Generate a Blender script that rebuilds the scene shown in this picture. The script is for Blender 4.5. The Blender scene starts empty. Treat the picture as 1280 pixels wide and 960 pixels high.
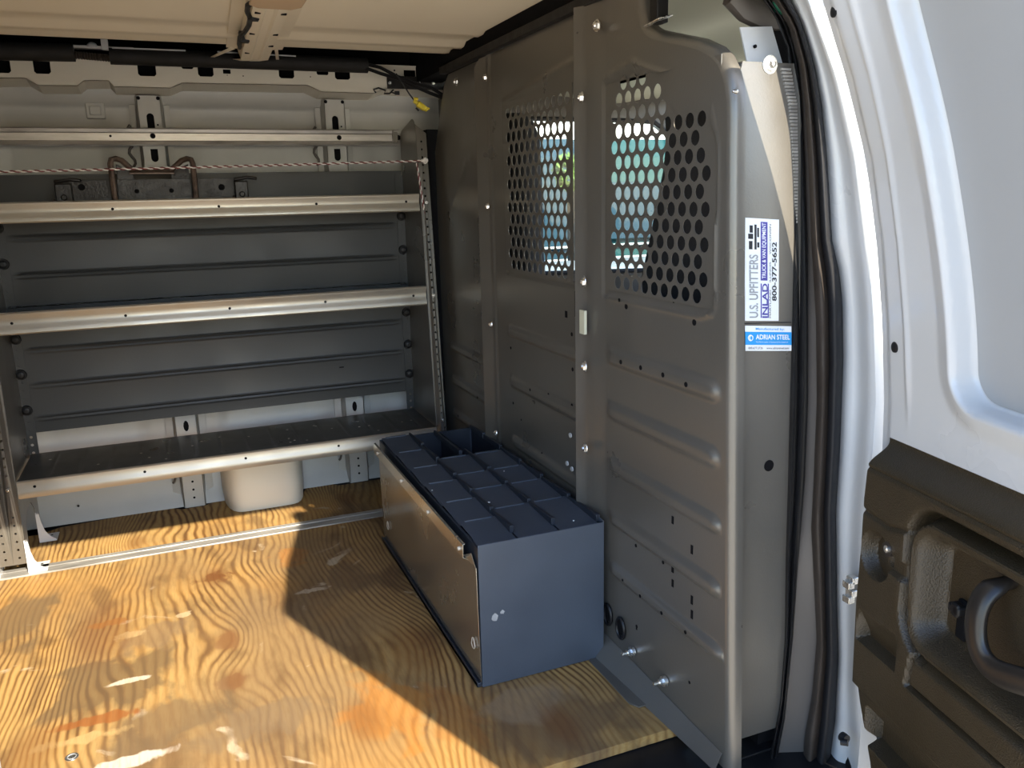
import bpy, bmesh, math, random
from mathutils import Vector, Matrix
from mathutils.geometry import tessellate_polygon
random.seed(3)
SC = bpy.context.scene
COL = SC.collection
# ---------------------------------------------------------------- camera
FPX = 1026.0
CAMZ = 1.06
def _n(v): return v.normalized()
vx = _n(Vector((3215-640, -(184-480), -FPX)))
vy = _n(Vector((205-640, -(255-480), -FPX)))
vy = _n(vy - vx*vx.dot(vy))
vz = vx.cross(vy)
RW = Matrix((vx, vy, vz))            # camera axes -> world axes
cam = bpy.data.cameras.new('camera'); camo = bpy.data.objects.new('camera', cam); COL.objects.link(camo)
cam.sensor_width = 36; cam.lens = FPX/1280*36; cam.clip_start = .02
camo.matrix_world = Matrix.Translation((0, 0, CAMZ)) @ RW.to_4x4()
SC.camera = camo
CO = Vector((0, 0, CAMZ))
def ray(px, py): return (RW @ Vector((px-640, -(py-480), -FPX))).normalized()
def P(px, py, ax, v):
    """point where the sight line through a photo pixel meets the plane ax = v"""
    i = 'xyz'.index(ax); d = ray(px, py); t = (v-CO[i])/d[i]; return CO+d*t
# ---------------------------------------------------------------- sky, sun, exposure
SUN = Vector((-.318*1.295, 1.295, -1.0)).normalized()      # direction the sunlight travels
w = bpy.data.worlds.new('sky'); SC.world = w; w.use_nodes = True
nt = w.node_tree; nt.nodes.clear()
sky = nt.nodes.new('ShaderNodeTexSky'); sky.sky_type = 'NISHITA'; sky.sun_disc = False
sky.sun_elevation = math.asin(-SUN.z); sky.sun_rotation = math.atan2(-SUN.x, -SUN.y); sky.dust_density = .6; sky.ozone_density = 2.5
bg = nt.nodes.new('ShaderNodeBackground'); bg.inputs[1].default_value = .25
wo = nt.nodes.new('ShaderNodeOutputWorld')
nt.links.new(sky.outputs[0], bg.inputs[0]); nt.links.new(bg.outputs[0], wo.inputs[0])
sl = bpy.data.lights.new('sun', 'SUN'); sl.energy = 5.4; sl.angle = math.radians(.53); sl.color = (1, .89, .71)
so = bpy.data.objects.new('sun', sl); COL.objects.link(so)
so.rotation_euler = SUN.to_track_quat('-Z', 'Y').to_euler(); so.location = (1.5, -4, 4)
SC.view_settings.view_transform = 'Standard'; SC.view_settings.look = 'None'
SC.view_settings.exposure = 1.42; SC.view_settings.gamma = 1; SC.view_settings.use_curve_mapping = False
# ---------------------------------------------------------------- materials
def mat(name, col, rough=.5, metal=0., var=.06, scale=6, bump=0., bscale=200, coat=0., rvar=.08, spec=.5, stretch=None):
    m = bpy.data.materials.new(name); m.use_nodes = True; t = m.node_tree; N = t.nodes; L = t.links
    b = N['Principled BSDF']
    b.inputs['Metallic'].default_value = metal; b.inputs['Coat Weight'].default_value = coat
    b.inputs['Coat Roughness'].default_value = .12; b.inputs['Specular IOR Level'].default_value = spec
    tc = N.new('ShaderNodeTexCoord'); src = tc.outputs['Object']
    if stretch:
        mp = N.new('ShaderNodeMapping'); mp.inputs['Scale'].default_value = stretch; L.new(src, mp.inputs[0]); src = mp.outputs[0]
    n = N.new('ShaderNodeTexNoise'); n.inputs['Scale'].default_value = scale; n.inputs['Detail'].default_value = 5; L.new(src, n.inputs[0])
    mx = N.new('ShaderNodeMix'); mx.data_type = 'RGBA'
    mx.inputs[6].default_value = (*[c*(1-var*1.6) for c in col], 1); mx.inputs[7].default_value = (*[min(1, c*(1+var*1.6)) for c in col], 1)
    L.new(n.outputs[0], mx.inputs[0]); L.new(mx.outputs[2], b.inputs['Base Color'])
    mr = N.new('ShaderNodeMapRange'); mr.inputs[1].default_value = .3; mr.inputs[2].default_value = .7
    mr.inputs[3].default_value = max(.03, rough-rvar); mr.inputs[4].default_value = rough+rvar
    L.new(n.outputs[0], mr.inputs[0]); L.new(mr.outputs[0], b.inputs['Roughness'])
    if bump:
        n2 = N.new('ShaderNodeTexNoise'); n2.inputs['Scale'].default_value = bscale; n2.inputs['Detail'].default_value = 2; L.new(tc.outputs['Object'], n2.inputs[0])
        bp = N.new('ShaderNodeBump'); bp.inputs['Strength'].default_value = bump; bp.inputs['Distance'].default_value = .002
        L.new(n2.outputs[0], bp.inputs['Height']); L.new(bp.outputs[0], b.inputs['Normal'])
    return m
M = {}
M['steel'] = mat('grey powder coated steel', (.16, .149, .130), .33, .5, .07, 5, .10, 260)
M['steel_back'] = mat('grey coated steel with dark reflections', (.036, .037, .036), .48, .1, .10, 4, .08, 260)  # same coat as the other steel; dark reflections put into the colour
M['steel_lip'] = mat('grey coated steel with bounce light', (.42, .385, .32), .36, .6, .06, 9, .06, 260)  # same coat, lighter; bounce light from the floor put into the colour
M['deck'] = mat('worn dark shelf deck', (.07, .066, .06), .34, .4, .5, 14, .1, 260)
M['cratesteel'] = mat('grey coated steel with blue shade', (.058, .072, .096), .42, .2, .12, 7, .10, 260)  # same grey coat; blue of the shade put into the colour
M['cratedoor'] = mat('satin grey flap steel', (.42, .39, .33), .24, .8, .06, 5, .05, 260)
M['crateinside'] = mat('dark grey bin steel with blue shade', (.022, .028, .040), .45, .2, .1, 7)  # darker grey coat, again with the blue shade in its colour
M['zinc'] = mat('zinc plated bolt', (.75, .75, .73), .28, .95, .1, 60)
M['alu'] = mat('scuffed aluminium', (.45, .43, .40), .38, .6, .35, 9, .1, 120, stretch=(1, 6, 6))
M['white'] = mat('white body paint', (.52, .53, .54), .30, 0, .03, 3, 0, coat=.5, rvar=.05)
M['primer'] = mat('thin white interior paint', (.43, .43, .405), .42, 0, .10, 7, .05, 60, rvar=.06)
M['cream'] = mat('off white body paint', (.66, .62, .52), .40, 0, .05, 4, 0, rvar=.05)
M['roof'] = mat('off white roof paint', (.86, .78, .61), .38, 0, .04, 3, 0, rvar=.05)
M['doorblank'] = mat('grey white door blank paint', (.34, .35, .36), .5, 0, .03, 3, 0, rvar=.03)
M['black'] = mat('black plastic', (.008, .008, .009), .45, 0, .2, 20, spec=.3)
M['void'] = mat('flat black for cavity shade', (.006, .006, .007), .9, 0, .1, 5, spec=.1)  # flat black stands in for the shade inside cavities and holes
M['foam'] = mat('black foam sleeve', (.010, .009, .008), .75, 0, .3, 25, .3, 90)
M['rubber'] = mat('black rubber seal', (.012, .012, .014), .55, 0, .2, 12, .15, 150, spec=.3)
M['rubberbrown'] = mat('dusty rubber seal', (.040, .031, .025), .6, 0, .2, 14, .2, 150, spec=.3)
M['pillar'] = mat('grey pillar trim', (.085, .075, .068), .55, 0, .06, 8)
M['plastic'] = mat('grained black plastic with warm reflection', (.030, .0215, .011), .40, 0, .10, 10, .6, 420, spec=.5)  # black plastic; brown of warm reflections put into the colour
M['smoothplastic'] = mat('smooth dark plastic', (.018, .015, .013), .36, 0, .08, 8, spec=.5)
M['seat'] = mat('black seat cloth', (.022, .022, .024), .85, 0, .2, 40, .3, 300)
M['iron'] = mat('greasy black iron', (.012, .010, .009), .42, .3, .7, 30, .6, 120)
M['rustwear'] = mat('worn bare iron', (.10, .07, .055), .45, .5, .7, 40, .5, 120)
M['headliner'] = mat('cream headliner', (.50, .50, .38), .85, 0, .03, 20)
M['yellow'] = mat('yellow plastic', (.62, .50, .03), .4, 0, .1, 30)
M['paper'] = mat('white label paper', (.80, .82, .84), .5, 0, .02, 20)
M['labelblue'] = mat('blue label print', (.02, .30, .72), .45, 0, .03, 20)
M['inkpurple'] = mat('violet label print', (.06, .05, .30), .5, 0, .05, 30)
M['inkblack'] = mat('black label print', (.01, .01, .015), .5, 0, .05, 30)
M['inkgrey'] = mat('grey label print', (.30, .31, .32), .5, 0, .3, 60)
M['inkwhite'] = mat('white label print', (.85, .87, .9), .5, 0, .02, 30)
M['ropewhite'] = mat('white cord', (.72, .70, .68), .8, 0, .1, 90)
M['ropered'] = mat('dark red cord', (.16, .035, .035), .8, 0, .1, 90)
M['ground'] = mat('pale concrete', (.56, .50, .41), .85, 0, .15, 2, .3, 40)
M['teal'] = mat('teal vehicle paint', (.008, .058, .062), .6, 0, .05, 2, spec=.2)
M['tealdark'] = mat('blue grey vehicle paint', (.010, .038, .062), .6, 0, .05, 2, spec=.2)
M['leaf'] = mat('bright green leaves', (.12, .22, .03), .6, 0, .3, 8)
M['wallwhite'] = mat('white building render', (.80, .80, .78), .8, 0, .05, 1)
M['tan'] = mat('tan paper tag', (.52, .38, .24), .6, 0, .05, 10)
M['chalk'] = mat('pale weld mark', (.55, .50, .42), .5, .3, .1, 30)
# clear glass that lets light straight through, with a faint reflection
g = bpy.data.materials.new('window glass'); g.use_nodes = True; t = g.node_tree; t.nodes.clear()
tr = t.nodes.new('ShaderNodeBsdfTransparent'); tr.inputs[0].default_value = (.88, .95, .93, 1)
gl = t.nodes.new('ShaderNodeBsdfGlossy'); gl.inputs['Roughness'].default_value = .03
mx = t.nodes.new('ShaderNodeMixShader'); mx.inputs[0].default_value = .015; oo = t.nodes.new('ShaderNodeOutputMaterial')
t.links.new(tr.outputs[0], mx.inputs[1]); t.links.new(gl.outputs[0], mx.inputs[2]); t.links.new(mx.outputs[0], oo.inputs[0]); M['glass'] = g

def plywood(name, knots, patches=()):
    m = bpy.data.materials.new(name); m.use_nodes = True; t = m.node_tree; N = t.nodes; L = t.links
    b = N['Principled BSDF']; tc = N.new('ShaderNodeTexCoord'); obj = tc.outputs['Object']
    def math_(op, a, b_=None, c=None):
        n = N.new('ShaderNodeMath'); n.operation = op
        for i, v in enumerate((a, b_, c)):
            if v is None: continue
            if isinstance(v, (int, float)): n.inputs[i].default_value = v
            else: L.new(v, n.inputs[i])
        return n.outputs[0]
    def noise(scale, sx=1, sy=1, detail=3, off=0, dist=0):
        mp = N.new('ShaderNodeMapping'); mp.inputs['Scale'].default_value = (sx, sy, 1); mp.inputs['Location'].default_value = (off, off*.7, 0)
        L.new(obj, mp.inputs[0]); n = N.new('ShaderNodeTexNoise'); n.inputs['Scale'].default_value = scale
        n.inputs['Detail'].default_value = detail; n.inputs['Distortion'].default_value = dist; L.new(mp.outputs[0], n.inputs[0]); return n.outputs[0]
    def rng(v, a, b_, hi=1.):
        n = N.new('ShaderNodeMapRange'); n.inputs[1].default_value = a; n.inputs[2].default_value = b_; n.inputs[4].default_value = hi; L.new(v, n.inputs[0]); return n.outputs[0]
    sep = N.new('ShaderNodeSeparateXYZ'); L.new(obj, sep.inputs[0])
    F = math_('MULTIPLY', sep.outputs[0], 60.)
    F = math_('ADD', F, math_('MULTIPLY', noise(1.9, 1, .5, 2.5, 3.1), 17.))
    F = math_('ADD', F, math_('MULTIPLY', noise(9, 1, .5, 2, 1.7), 1.6))
    F = math_('ADD', F, math_('MULTIPLY', noise(60, 1, .3, 2, 5), .22))
    knotmask = None
    for kx, ky, rr, amp in knots:
        dx = math_('MULTIPLY', math_('SUBTRACT', sep.outputs[0], kx), 1/rr)
        dy = math_('MULTIPLY', math_('SUBTRACT', sep.outputs[1], ky), .5/rr)
        r2 = math_('ADD', math_('MULTIPLY', dx, dx), math_('MULTIPLY', dy, dy))
        e = math_('POWER', 2.718, math_('MULTIPLY', r2, -.5))
        F = math_('ADD', F, math_('MULTIPLY', e, amp))
        e2 = math_('POWER', 2.718, math_('MULTIPLY', math_('MULTIPLY', r2, r2), -9.))
        knotmask = e2 if knotmask is None else math_('MAXIMUM', knotmask, e2)
    s = math_('ADD', math_('MULTIPLY', math_('SINE', math_('MULTIPLY', F, 6.2832)), .5), .5)
    s = math_('POWER', s, 1.5)
    s = math_('MULTIPLY', s, rng(noise(5, 1, .4, 3, 44.), .15, .55, 1.1))
    rmp = N.new('ShaderNodeValToRGB'); cr = rmp.color_ramp
    cr.elements[0].position = 0; cr.elements[0].color = (.62, .44, .18, 1)
    cr.elements[1].position = 1; cr.elements[1].color = (.19, .10, .036, 1)
    e = cr.elements.new(.45); e.color = (.52, .335, .125, 1)
    L.new(s, rmp.inputs[0])
    def mixc(fac, a, col, mode='MIX'):
        mx = N.new('ShaderNodeMix'); mx.data_type = 'RGBA'; mx.blend_type = mode
        if isinstance(fac, float): mx.inputs[0].default_value = fac
        else: L.new(fac, mx.inputs[0])
        L.new(a, mx.inputs[6]); mx.inputs[7].default_value = (*col, 1); return mx.outputs[2]
    c = rmp.outputs[0]
    c = mixc(rng(noise(1.7, 1, 1, 4, 8.3), .45, .62, .68), c, (.30, .215, .125))        # weathered grey brown areas
    c = mixc(rng(noise(2.6, 1, .7, 4, 21.), .50, .64, .5), c, (.60, .34, .10))           # warm orange areas
    c = mixc(rng(noise(3.2, 1, .6, 9, 63., .4), .50, .66, .62), c, (.25, .185, .115))
    c = mixc(rng(noise(14, 1, .35, 7, 71., .3), .54, .70, .6), c, (.17, .105, .055))
    c = mixc(rng(noise(7.5, 1, .5, 6, 13., .6), .58, .70, .6), c, (.12, .07, .038))      # dark stains
    c = mixc(rng(noise(5.5, 1, 1, 8, 31., 1.), .655, .70, .8), c, (.74, .66, .50))       # scuffed pale patches
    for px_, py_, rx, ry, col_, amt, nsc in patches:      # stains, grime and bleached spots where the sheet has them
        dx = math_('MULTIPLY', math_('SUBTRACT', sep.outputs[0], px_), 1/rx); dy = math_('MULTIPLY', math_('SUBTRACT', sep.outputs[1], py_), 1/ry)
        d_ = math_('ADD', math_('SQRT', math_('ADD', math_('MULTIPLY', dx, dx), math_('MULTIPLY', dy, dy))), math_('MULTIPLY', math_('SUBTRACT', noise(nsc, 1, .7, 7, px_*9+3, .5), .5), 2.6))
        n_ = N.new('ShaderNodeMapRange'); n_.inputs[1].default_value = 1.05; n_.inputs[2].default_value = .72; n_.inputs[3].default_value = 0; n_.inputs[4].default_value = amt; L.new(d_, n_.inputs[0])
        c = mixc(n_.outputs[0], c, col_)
    c = mixc(math_('MULTIPLY', knotmask, .5), c, (.22, .09, .03))
    c = mixc(rng(noise(160, 1, .12, 3, 2), .45, .8, .35), c, (.22, .13, .06))
    c = mixc(1.0, c, (.62, .56, .50), 'MULTIPLY')
    L.new(c, b.inputs['Base Color']); b.inputs['Roughness'].default_value = .62
    b.inputs['Specular IOR Level'].default_value = .2
    bp = N.new('ShaderNodeBump'); bp.inputs['Strength'].default_value = .35; bp.inputs['Distance'].default_value = .001
    L.new(math_('ADD', s, noise(150, 1, .2, 3, 2)), bp.inputs['Height']); L.new(bp.outputs[0], b.inputs['Normal'])
    return m
# ---------------------------------------------------------------- mesh builder
class MB:
    def __init__(s): s.v = []; s.f = []; s.mi = []; s.m = 0
    def add(s, vs, fs):
        o = len(s.v); s.v += [Vector(p) for p in vs]; s.f += [tuple(i+o for i in f) for f in fs]; s.mi += [s.m]*len(fs); return s
    def box(s, x0, x1, y0, y1, z0, z1):
        return s.hexa([(x0,y0,z0),(x1,y0,z0),(x1,y1,z0),(x0,y1,z0),(x0,y0,z1),(x1,y0,z1),(x1,y1,z1),(x0,y1,z1)])
    def hexa(s, p): return s.add(p, [(3,2,1,0),(4,5,6,7),(0,1,5,4),(1,2,6,5),(2,3,7,6),(3,0,4,7)])
    def slab(s, quad, nrm):      # a quad with thickness vector
        n = Vector(nrm); q = [Vector(p) for p in quad]; return s.hexa(q+[p+n for p in q])
    def cyl(s, a, b, r, n=12, r2=None, cap=True):
        a = Vector(a); b = Vector(b); r2 = r if r2 is None else r2; d = (b-a).normalized(); u = d.orthogonal().normalized(); w_ = d.cross(u)
        vs = []
        for c, rr in ((a, r), (b, r2)):
            for k in range(n):
                t = 2*math.pi*k/n; vs.append(c+u*math.cos(t)*rr+w_*math.sin(t)*rr)
        fs = [(k, (k+1) % n, n+(k+1) % n, n+k) for k in range(n)]
        if cap: fs += [tuple(range(n-1, -1, -1)), tuple(range(n, 2*n))]
        return s.add(vs, fs)
    def dome(s, c, d, r, hgt, n=12, rings=4):
        c = Vector(c); d = Vector(d).normalized(); u = d.orthogonal().normalized(); w_ = d.cross(u); vs = []
        for j in range(rings):
            a = j/rings*math.pi/2
            for k in range(n):
                t = 2*math.pi*k/n; vs.append(c+(u*math.cos(t)+w_*math.sin(t))*r*math.cos(a)+d*hgt*math.sin(a))
        vs.append(c+d*hgt); fs = []
        for j in range(rings-1):
            for k in range(n): fs.append((j*n+k, j*n+(k+1) % n, (j+1)*n+(k+1) % n, (j+1)*n+k))
        j = rings-1
        for k in range(n): fs.append((j*n+k, j*n+(k+1) % n, rings*n))
        return s.add(vs, fs)
    def tube(s, pts, r, n=8, ry=None, up=None):
        pts = [Vector(p) for p in pts]; vs = []; N = len(pts); u = None
        rr = r if isinstance(r, (list, tuple)) else [r]*N
        for i, p in enumerate(pts):
            d = (pts[min(i+1, N-1)]-pts[max(i-1, 0)]).normalized()
            if up is not None: u = Vector(up) - d*d.dot(Vector(up)); u.normalize()
            elif u is None: u = d.orthogonal().normalized()
            else: u = (u-d*u.dot(d)).normalized()
            w_ = d.cross(u)
            for k in range(n):
                t = 2*math.pi*k/n; vs.append(p+u*math.cos(t)*rr[i]+w_*math.sin(t)*(rr[i] if ry is None else ry))
        fs = []
        for i in range(N-1):
            for k in range(n): fs.append((i*n+k, i*n+(k+1) % n, (i+1)*n+(k+1) % n, (i+1)*n+k))
        fs += [tuple(range(n-1, -1, -1)), tuple(range((N-1)*n, N*n))]
        return s.add(vs, fs)
    def grid(s, fn, us, vs_, mask=None, flip=False):
        nu, nv = len(us), len(vs_); pts = [fn(u, v) for v in vs_ for u in us]; fs = []
        for j in range(nv-1):
            for i in range(nu-1):
                if mask and mask((us[i]+us[i+1])/2, (vs_[j]+vs_[j+1])/2): continue
                f = (j*nu+i, j*nu+i+1, (j+1)*nu+i+1, (j+1)*nu+i); fs.append(f[::-1] if flip else f)
        return s.add(pts, fs)
    def sheet(s, outer, holes, mp, th):
        """flat sheet with holes: 2D outlines, mp(a,b,depth)->3D"""
        loops = [outer]+holes; flat = [p for l in loops for p in l]
        tris = tessellate_polygon([[Vector((a, b, 0)) for a, b in l] for l in loops])
        n = len(flat); vs = [mp(a, b, 0) for a, b in flat]+[mp(a, b, th) for a, b in flat]
        fs = [tuple(t) for t in tris]+[tuple(i+n for i in reversed(t)) for t in tris]; o = 0
        for l in loops:
            k = len(l); fs += [(o+i, o+(i+1) % k, n+o+(i+1) % k, n+o+i) for i in range(k)]; o += k
        return s.add(vs, fs)
    def build(s, name, m, parent=None, bevel=0, fix=True, ang=.7):
        off = Vector((0, 0, 0)); p = parent
        while p is not None: off += Vector(p.location); p = p.parent
        me = bpy.data.meshes.new(name); me.from_pydata([v-off for v in s.v], [], s.f)
        ms = m if isinstance(m, (list, tuple)) else [m]
        for x in ms: me.materials.append(M[x] if isinstance(x, str) else x)
        for pl, k in zip(me.polygons, s.mi): pl.material_index = k
        if fix:
            bm = bmesh.new(); bm.from_mesh(me); bmesh.ops.recalc_face_normals(bm, faces=bm.faces); bm.to_mesh(me); bm.free()
        me.polygons.foreach_set('use_smooth', [True]*len(me.polygons)); me.set_sharp_from_angle(angle=ang)
        o = bpy.data.objects.new(name, me); COL.objects.link(o)
        if parent is not None: o.parent = parent
        if bevel:
            b = o.modifiers.new('bevel', 'BEVEL'); b.width = bevel; b.segments = 2; b.limit_method = 'ANGLE'; b.angle_limit = .8
        return o
def thing(name, label, cat, loc=(0, 0, 0), group=None):
    o = bpy.data.objects.new(name, None); COL.objects.link(o); o.location = loc; o.empty_display_size = .05
    return tag(o, label, cat, group)
def tag(o, label, cat, group=None):
    o['label'] = label; o['category'] = cat
    if group: o['group'] = group
    return o
def struct(o, label=None, cat=None):
    o['kind'] = 'structure'
    if label: o['label'] = label
    if cat: o['category'] = cat
    return o
def ss(a, b, x):
    if a == b: return float(x > a)
    t = max(0., min(1., (x-a)/(b-a))); return t*t*(3-2*t)
def lin(a, b, n): return [a+(b-a)*i/(n-1) for i in range(n)]
def interp(x, pts):
    if x <= pts[0][0]: return pts[0][1]
    for (a, fa), (b, fb) in zip(pts, pts[1:]):
        if x <= b: return fa+(fb-fa)*(x-a)/(b-a)
    return pts[-1][1]
def circ(a, b, r, n=12, ry=None): return [(a+r*math.cos(2*math.pi*k/n), b+(ry or r)*math.sin(2*math.pi*k/n)) for k in range(n)]
def bolt(parent, p, d, r=.009, name='bolt', m='zinc', washer=True):
    b = MB(); p = Vector(p); d = Vector(d).normalized()
    if washer: b.cyl(p, p+d*.002, r*1.35, 14)
    b.cyl(p+d*.002, p+d*.007, r, 6); b.dome(p+d*.007, d, r*.6, r*.5, 8, 2)
    return b.build(name, m, parent)
def holes(mb, pts, d, n=10):
    """small punched holes: (centre, radius) drawn as black discs for their shade"""
    for c, r in pts: c = Vector(c); mb.cyl(c, c+Vector(d)*.0006, r, n)

# ================================================================ THE SHELL
# ---- floor: two plywood sheets
k1 = P(270, 722, 'z', 0); k2 = P(285, 800, 'z', 0); k3 = P(295, 850, 'z', 0); k4 = P(130, 790, 'z', 0); k5 = P(455, 900, 'z', 0); k6 = P(700, 905, 'z', 0); k7 = P(40, 940, 'z', 0)
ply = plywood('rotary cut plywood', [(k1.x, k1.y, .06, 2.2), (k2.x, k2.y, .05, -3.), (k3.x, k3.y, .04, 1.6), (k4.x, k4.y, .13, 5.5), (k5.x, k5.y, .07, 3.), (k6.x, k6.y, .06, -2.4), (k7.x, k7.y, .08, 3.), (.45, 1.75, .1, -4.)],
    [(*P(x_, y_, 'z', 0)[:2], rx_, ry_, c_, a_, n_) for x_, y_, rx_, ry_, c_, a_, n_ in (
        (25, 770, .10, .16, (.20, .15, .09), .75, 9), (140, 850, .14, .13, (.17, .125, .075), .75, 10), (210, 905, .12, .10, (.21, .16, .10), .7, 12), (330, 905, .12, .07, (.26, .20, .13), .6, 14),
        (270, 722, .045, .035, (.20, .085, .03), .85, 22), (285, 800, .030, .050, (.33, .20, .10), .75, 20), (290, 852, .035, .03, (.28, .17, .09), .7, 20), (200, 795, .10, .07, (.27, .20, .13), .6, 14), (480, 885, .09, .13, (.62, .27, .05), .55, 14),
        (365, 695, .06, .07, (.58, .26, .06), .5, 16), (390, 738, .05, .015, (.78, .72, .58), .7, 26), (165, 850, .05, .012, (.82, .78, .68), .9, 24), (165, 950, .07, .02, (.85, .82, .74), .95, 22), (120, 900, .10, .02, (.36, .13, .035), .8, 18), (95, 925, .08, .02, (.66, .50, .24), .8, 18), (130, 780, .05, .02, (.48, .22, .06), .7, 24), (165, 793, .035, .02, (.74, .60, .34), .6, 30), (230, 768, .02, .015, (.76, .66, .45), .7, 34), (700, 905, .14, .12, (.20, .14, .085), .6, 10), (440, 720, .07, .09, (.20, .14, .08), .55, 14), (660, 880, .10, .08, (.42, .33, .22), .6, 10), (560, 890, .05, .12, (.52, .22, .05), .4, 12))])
ply2 = plywood('second plywood sheet', [(.5, 2.85, .06, 4.), (-.2, 2.75, .05, 3.)])
b = MB(); b.box(-2.0, 2.3, .98, 3.1, -.06, -.024); floor = struct(b.build('floor', 'black'))
floor['label'] = 'van cargo floor covered with worn plywood sheets'
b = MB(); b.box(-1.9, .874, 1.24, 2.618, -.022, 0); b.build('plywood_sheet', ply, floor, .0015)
b = MB()
out = [(-1.9, 2.682), (.874, 2.682), (.874, 2.96), (.66, 2.998), (.62, 2.998), (.50, 2.998), (.47, 3.035), (.385, 3.035), (.36, 2.96), (.36, 3.035), (.08, 3.035), (.06, 3.035), (.02, 2.998), (-.06, 2.998), (-.10, 3.035), (-.44, 3.0), (-.5, 2.96), (-1.9, 2.96)]
b.sheet(out, [], lambda a, c, t: (a, c, -t), .022); b.build('plywood_sheet', ply2, floor)
b = MB(); b.box(-1.9, .86, 2.620, 2.655, -.02, .003); b.box(-1.9, .86, 2.655, 2.6585, -.02, -.003); b.box(-1.9, .86, 2.6585, 2.680, -.02, .005)
struct(b.build('trim_1', 'alu', None, .001), 'scuffed aluminium strip between the plywood sheets')
# step well below the side opening
b = MB(); b.box(-.3, 1.2, .90, 1.26, -.27, -.25); b.box(-.3, 1.2, 1.255, 1.275, -.26, -.024); b.box(1.10, 1.13, .9, 1.26, -.25, .0); b.box(.88, 1.12, 1.13, 1.26, -.25, -.02)
for i in range(14): b.box(-.28+i*.095, -.22+i*.095, .93, 1.24, -.25, -.243)
struct(b.build('floor_step', 'black', None, .002), 'black ribbed plastic step well under the side opening')

# ---- driver side wall (far wall)
b = MB()
zs = [0, .03, .06, .2, .6, 1.14, 1.16, 1.20, 1.365, 1.375, 1.385, 1.42, 1.5]
ys = {0: 3.02, .03: 3.035, .06: 3.05, .2: 3.055, .6: 3.06, 1.14: 3.06, 1.16: 3.055, 1.20: 3.06, 1.365: 3.06, 1.375: 3.052, 1.385: 3.04, 1.42: 3.03, 1.5: 3.02}
def wallfn(u, v):
    z = v; y = interp(z, sorted(ys.items()))
    # shallow pressed panels between the ribs
    for x0, x1 in ((-.47, -.13), (.10, .47), (.70, 1.2)):
        y += .010*ss(x0, x0+.03, u)*(1-ss(x1-.03, x1, u))*ss(.25, .3, z)*(1-ss(1.32, 1.36, z))
    return (u, y, z)
wus = sorted(set([round(-1.9+i*.02, 3) for i in range(int(3.1/.02)+1)])); wvs = sorted(set(zs+[.25, .27, .3, .9, 1.05, 1.32, 1.34, 1.36, 1.371]))
b.grid(wallfn, wus, wvs); wall = struct(b.build('wall_back', 'primer', None, 0, False))
wall['label'] = 'white painted driver side body wall behind the shelves'
b = MB(); b.box(-1.9, 1.22, 3.14, 3.16, -.3, 1.7); b.box(-1.9, 1.22, 2.6, 3.15, 1.60, 1.62); b.build('outer_skin', 'void', wall)
# hat section ribs with slots
def rib(xc, w0=.035):
    b = MB()
    def mp(a, c, t): return (xc+a, 3.003+t, c)
    sl_ = [[(-.011, 1.27), (.011, 1.27), (.011, 1.33)]+[(.011*math.cos(a), 1.335+.011*math.sin(a)) for a in lin(0.2, math.pi-.2, 6)]+[(-.011, 1.33)],
           [(-.011, 1.235), (-.011, 1.21)]+[(.011*math.cos(a), 1.205+.011*math.sin(a)) for a in lin(math.pi+.2, 2*math.pi-.2, 6)]+[(.011, 1.21), (.011, 1.235)],
           circ(0, .30, .009, 10, .02), circ(0, .52, .009, 10, .02)]
    b.sheet([(-w0, 0), (w0, 0), (w0, 1.40), (-w0, 1.40)], sl_, mp, .002)
    for s_ in (-1, 1):
        b.slab([(xc+s_*w0, 3.003, 0), (xc+s_*(w0+.008), 3.058, 0), (xc+s_*(w0+.008), 3.058, 1.4), (xc+s_*w0, 3.003, 1.4)], (-s_*.002, 0, 0))
        b.slab([(xc+s_*(w0+.008), 3.040, .02), (xc+s_*(w0+.034), 3.046, .02), (xc+s_*(w0+.026), 3.046, 1.375), (xc+s_*(w0+.008), 3.040, 1.375)], (0, .006, 0))
    b.m = 1
    b.box(xc-.03, xc+.03, 3.012, 3.016, 1.17, 1.38); b.box(xc-.03, xc+.03, 3.012, 3.016, .26, .56)
    holes(b, [((xc, 3.0028, z), .0042) for z in (.035, .065, .095, .125, .155)], (0, -1, 0))
    holes(b, [((xc-w0+.006, 3.002, 1.392), .006), ((xc+w0-.006, 3.002, 1.392), .006), ((xc+.02, 3.0028, 1.31), .003), ((xc+.022, 3.0028, 1.28), .003)], (0, -1, 0))
    return b.build('wall_rib', ['primer', 'void'], wall)
for xc in (-.61, -.012, .582): rib(xc)
# wavy black sealer beads beside the ribs
for xc, dz in ((-.08, 0), (.515, 0), (-.09, -1.12), (.50, -1.12)):
    pts = [(xc+.008*math.sin(k*1.1), 3.043, 1.20+dz*.97+k*.011-.02) for k in range(13)]
    if dz: pts = [(xc+.012+.012*math.cos(a), 3.028, .12+.03*math.sin(a)) for a in lin(-1.5, 2.6, 9)]
    b = MB(); b.tube(pts, .0045, 6); b.build('sealer_bead', 'pillar', wall)
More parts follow.
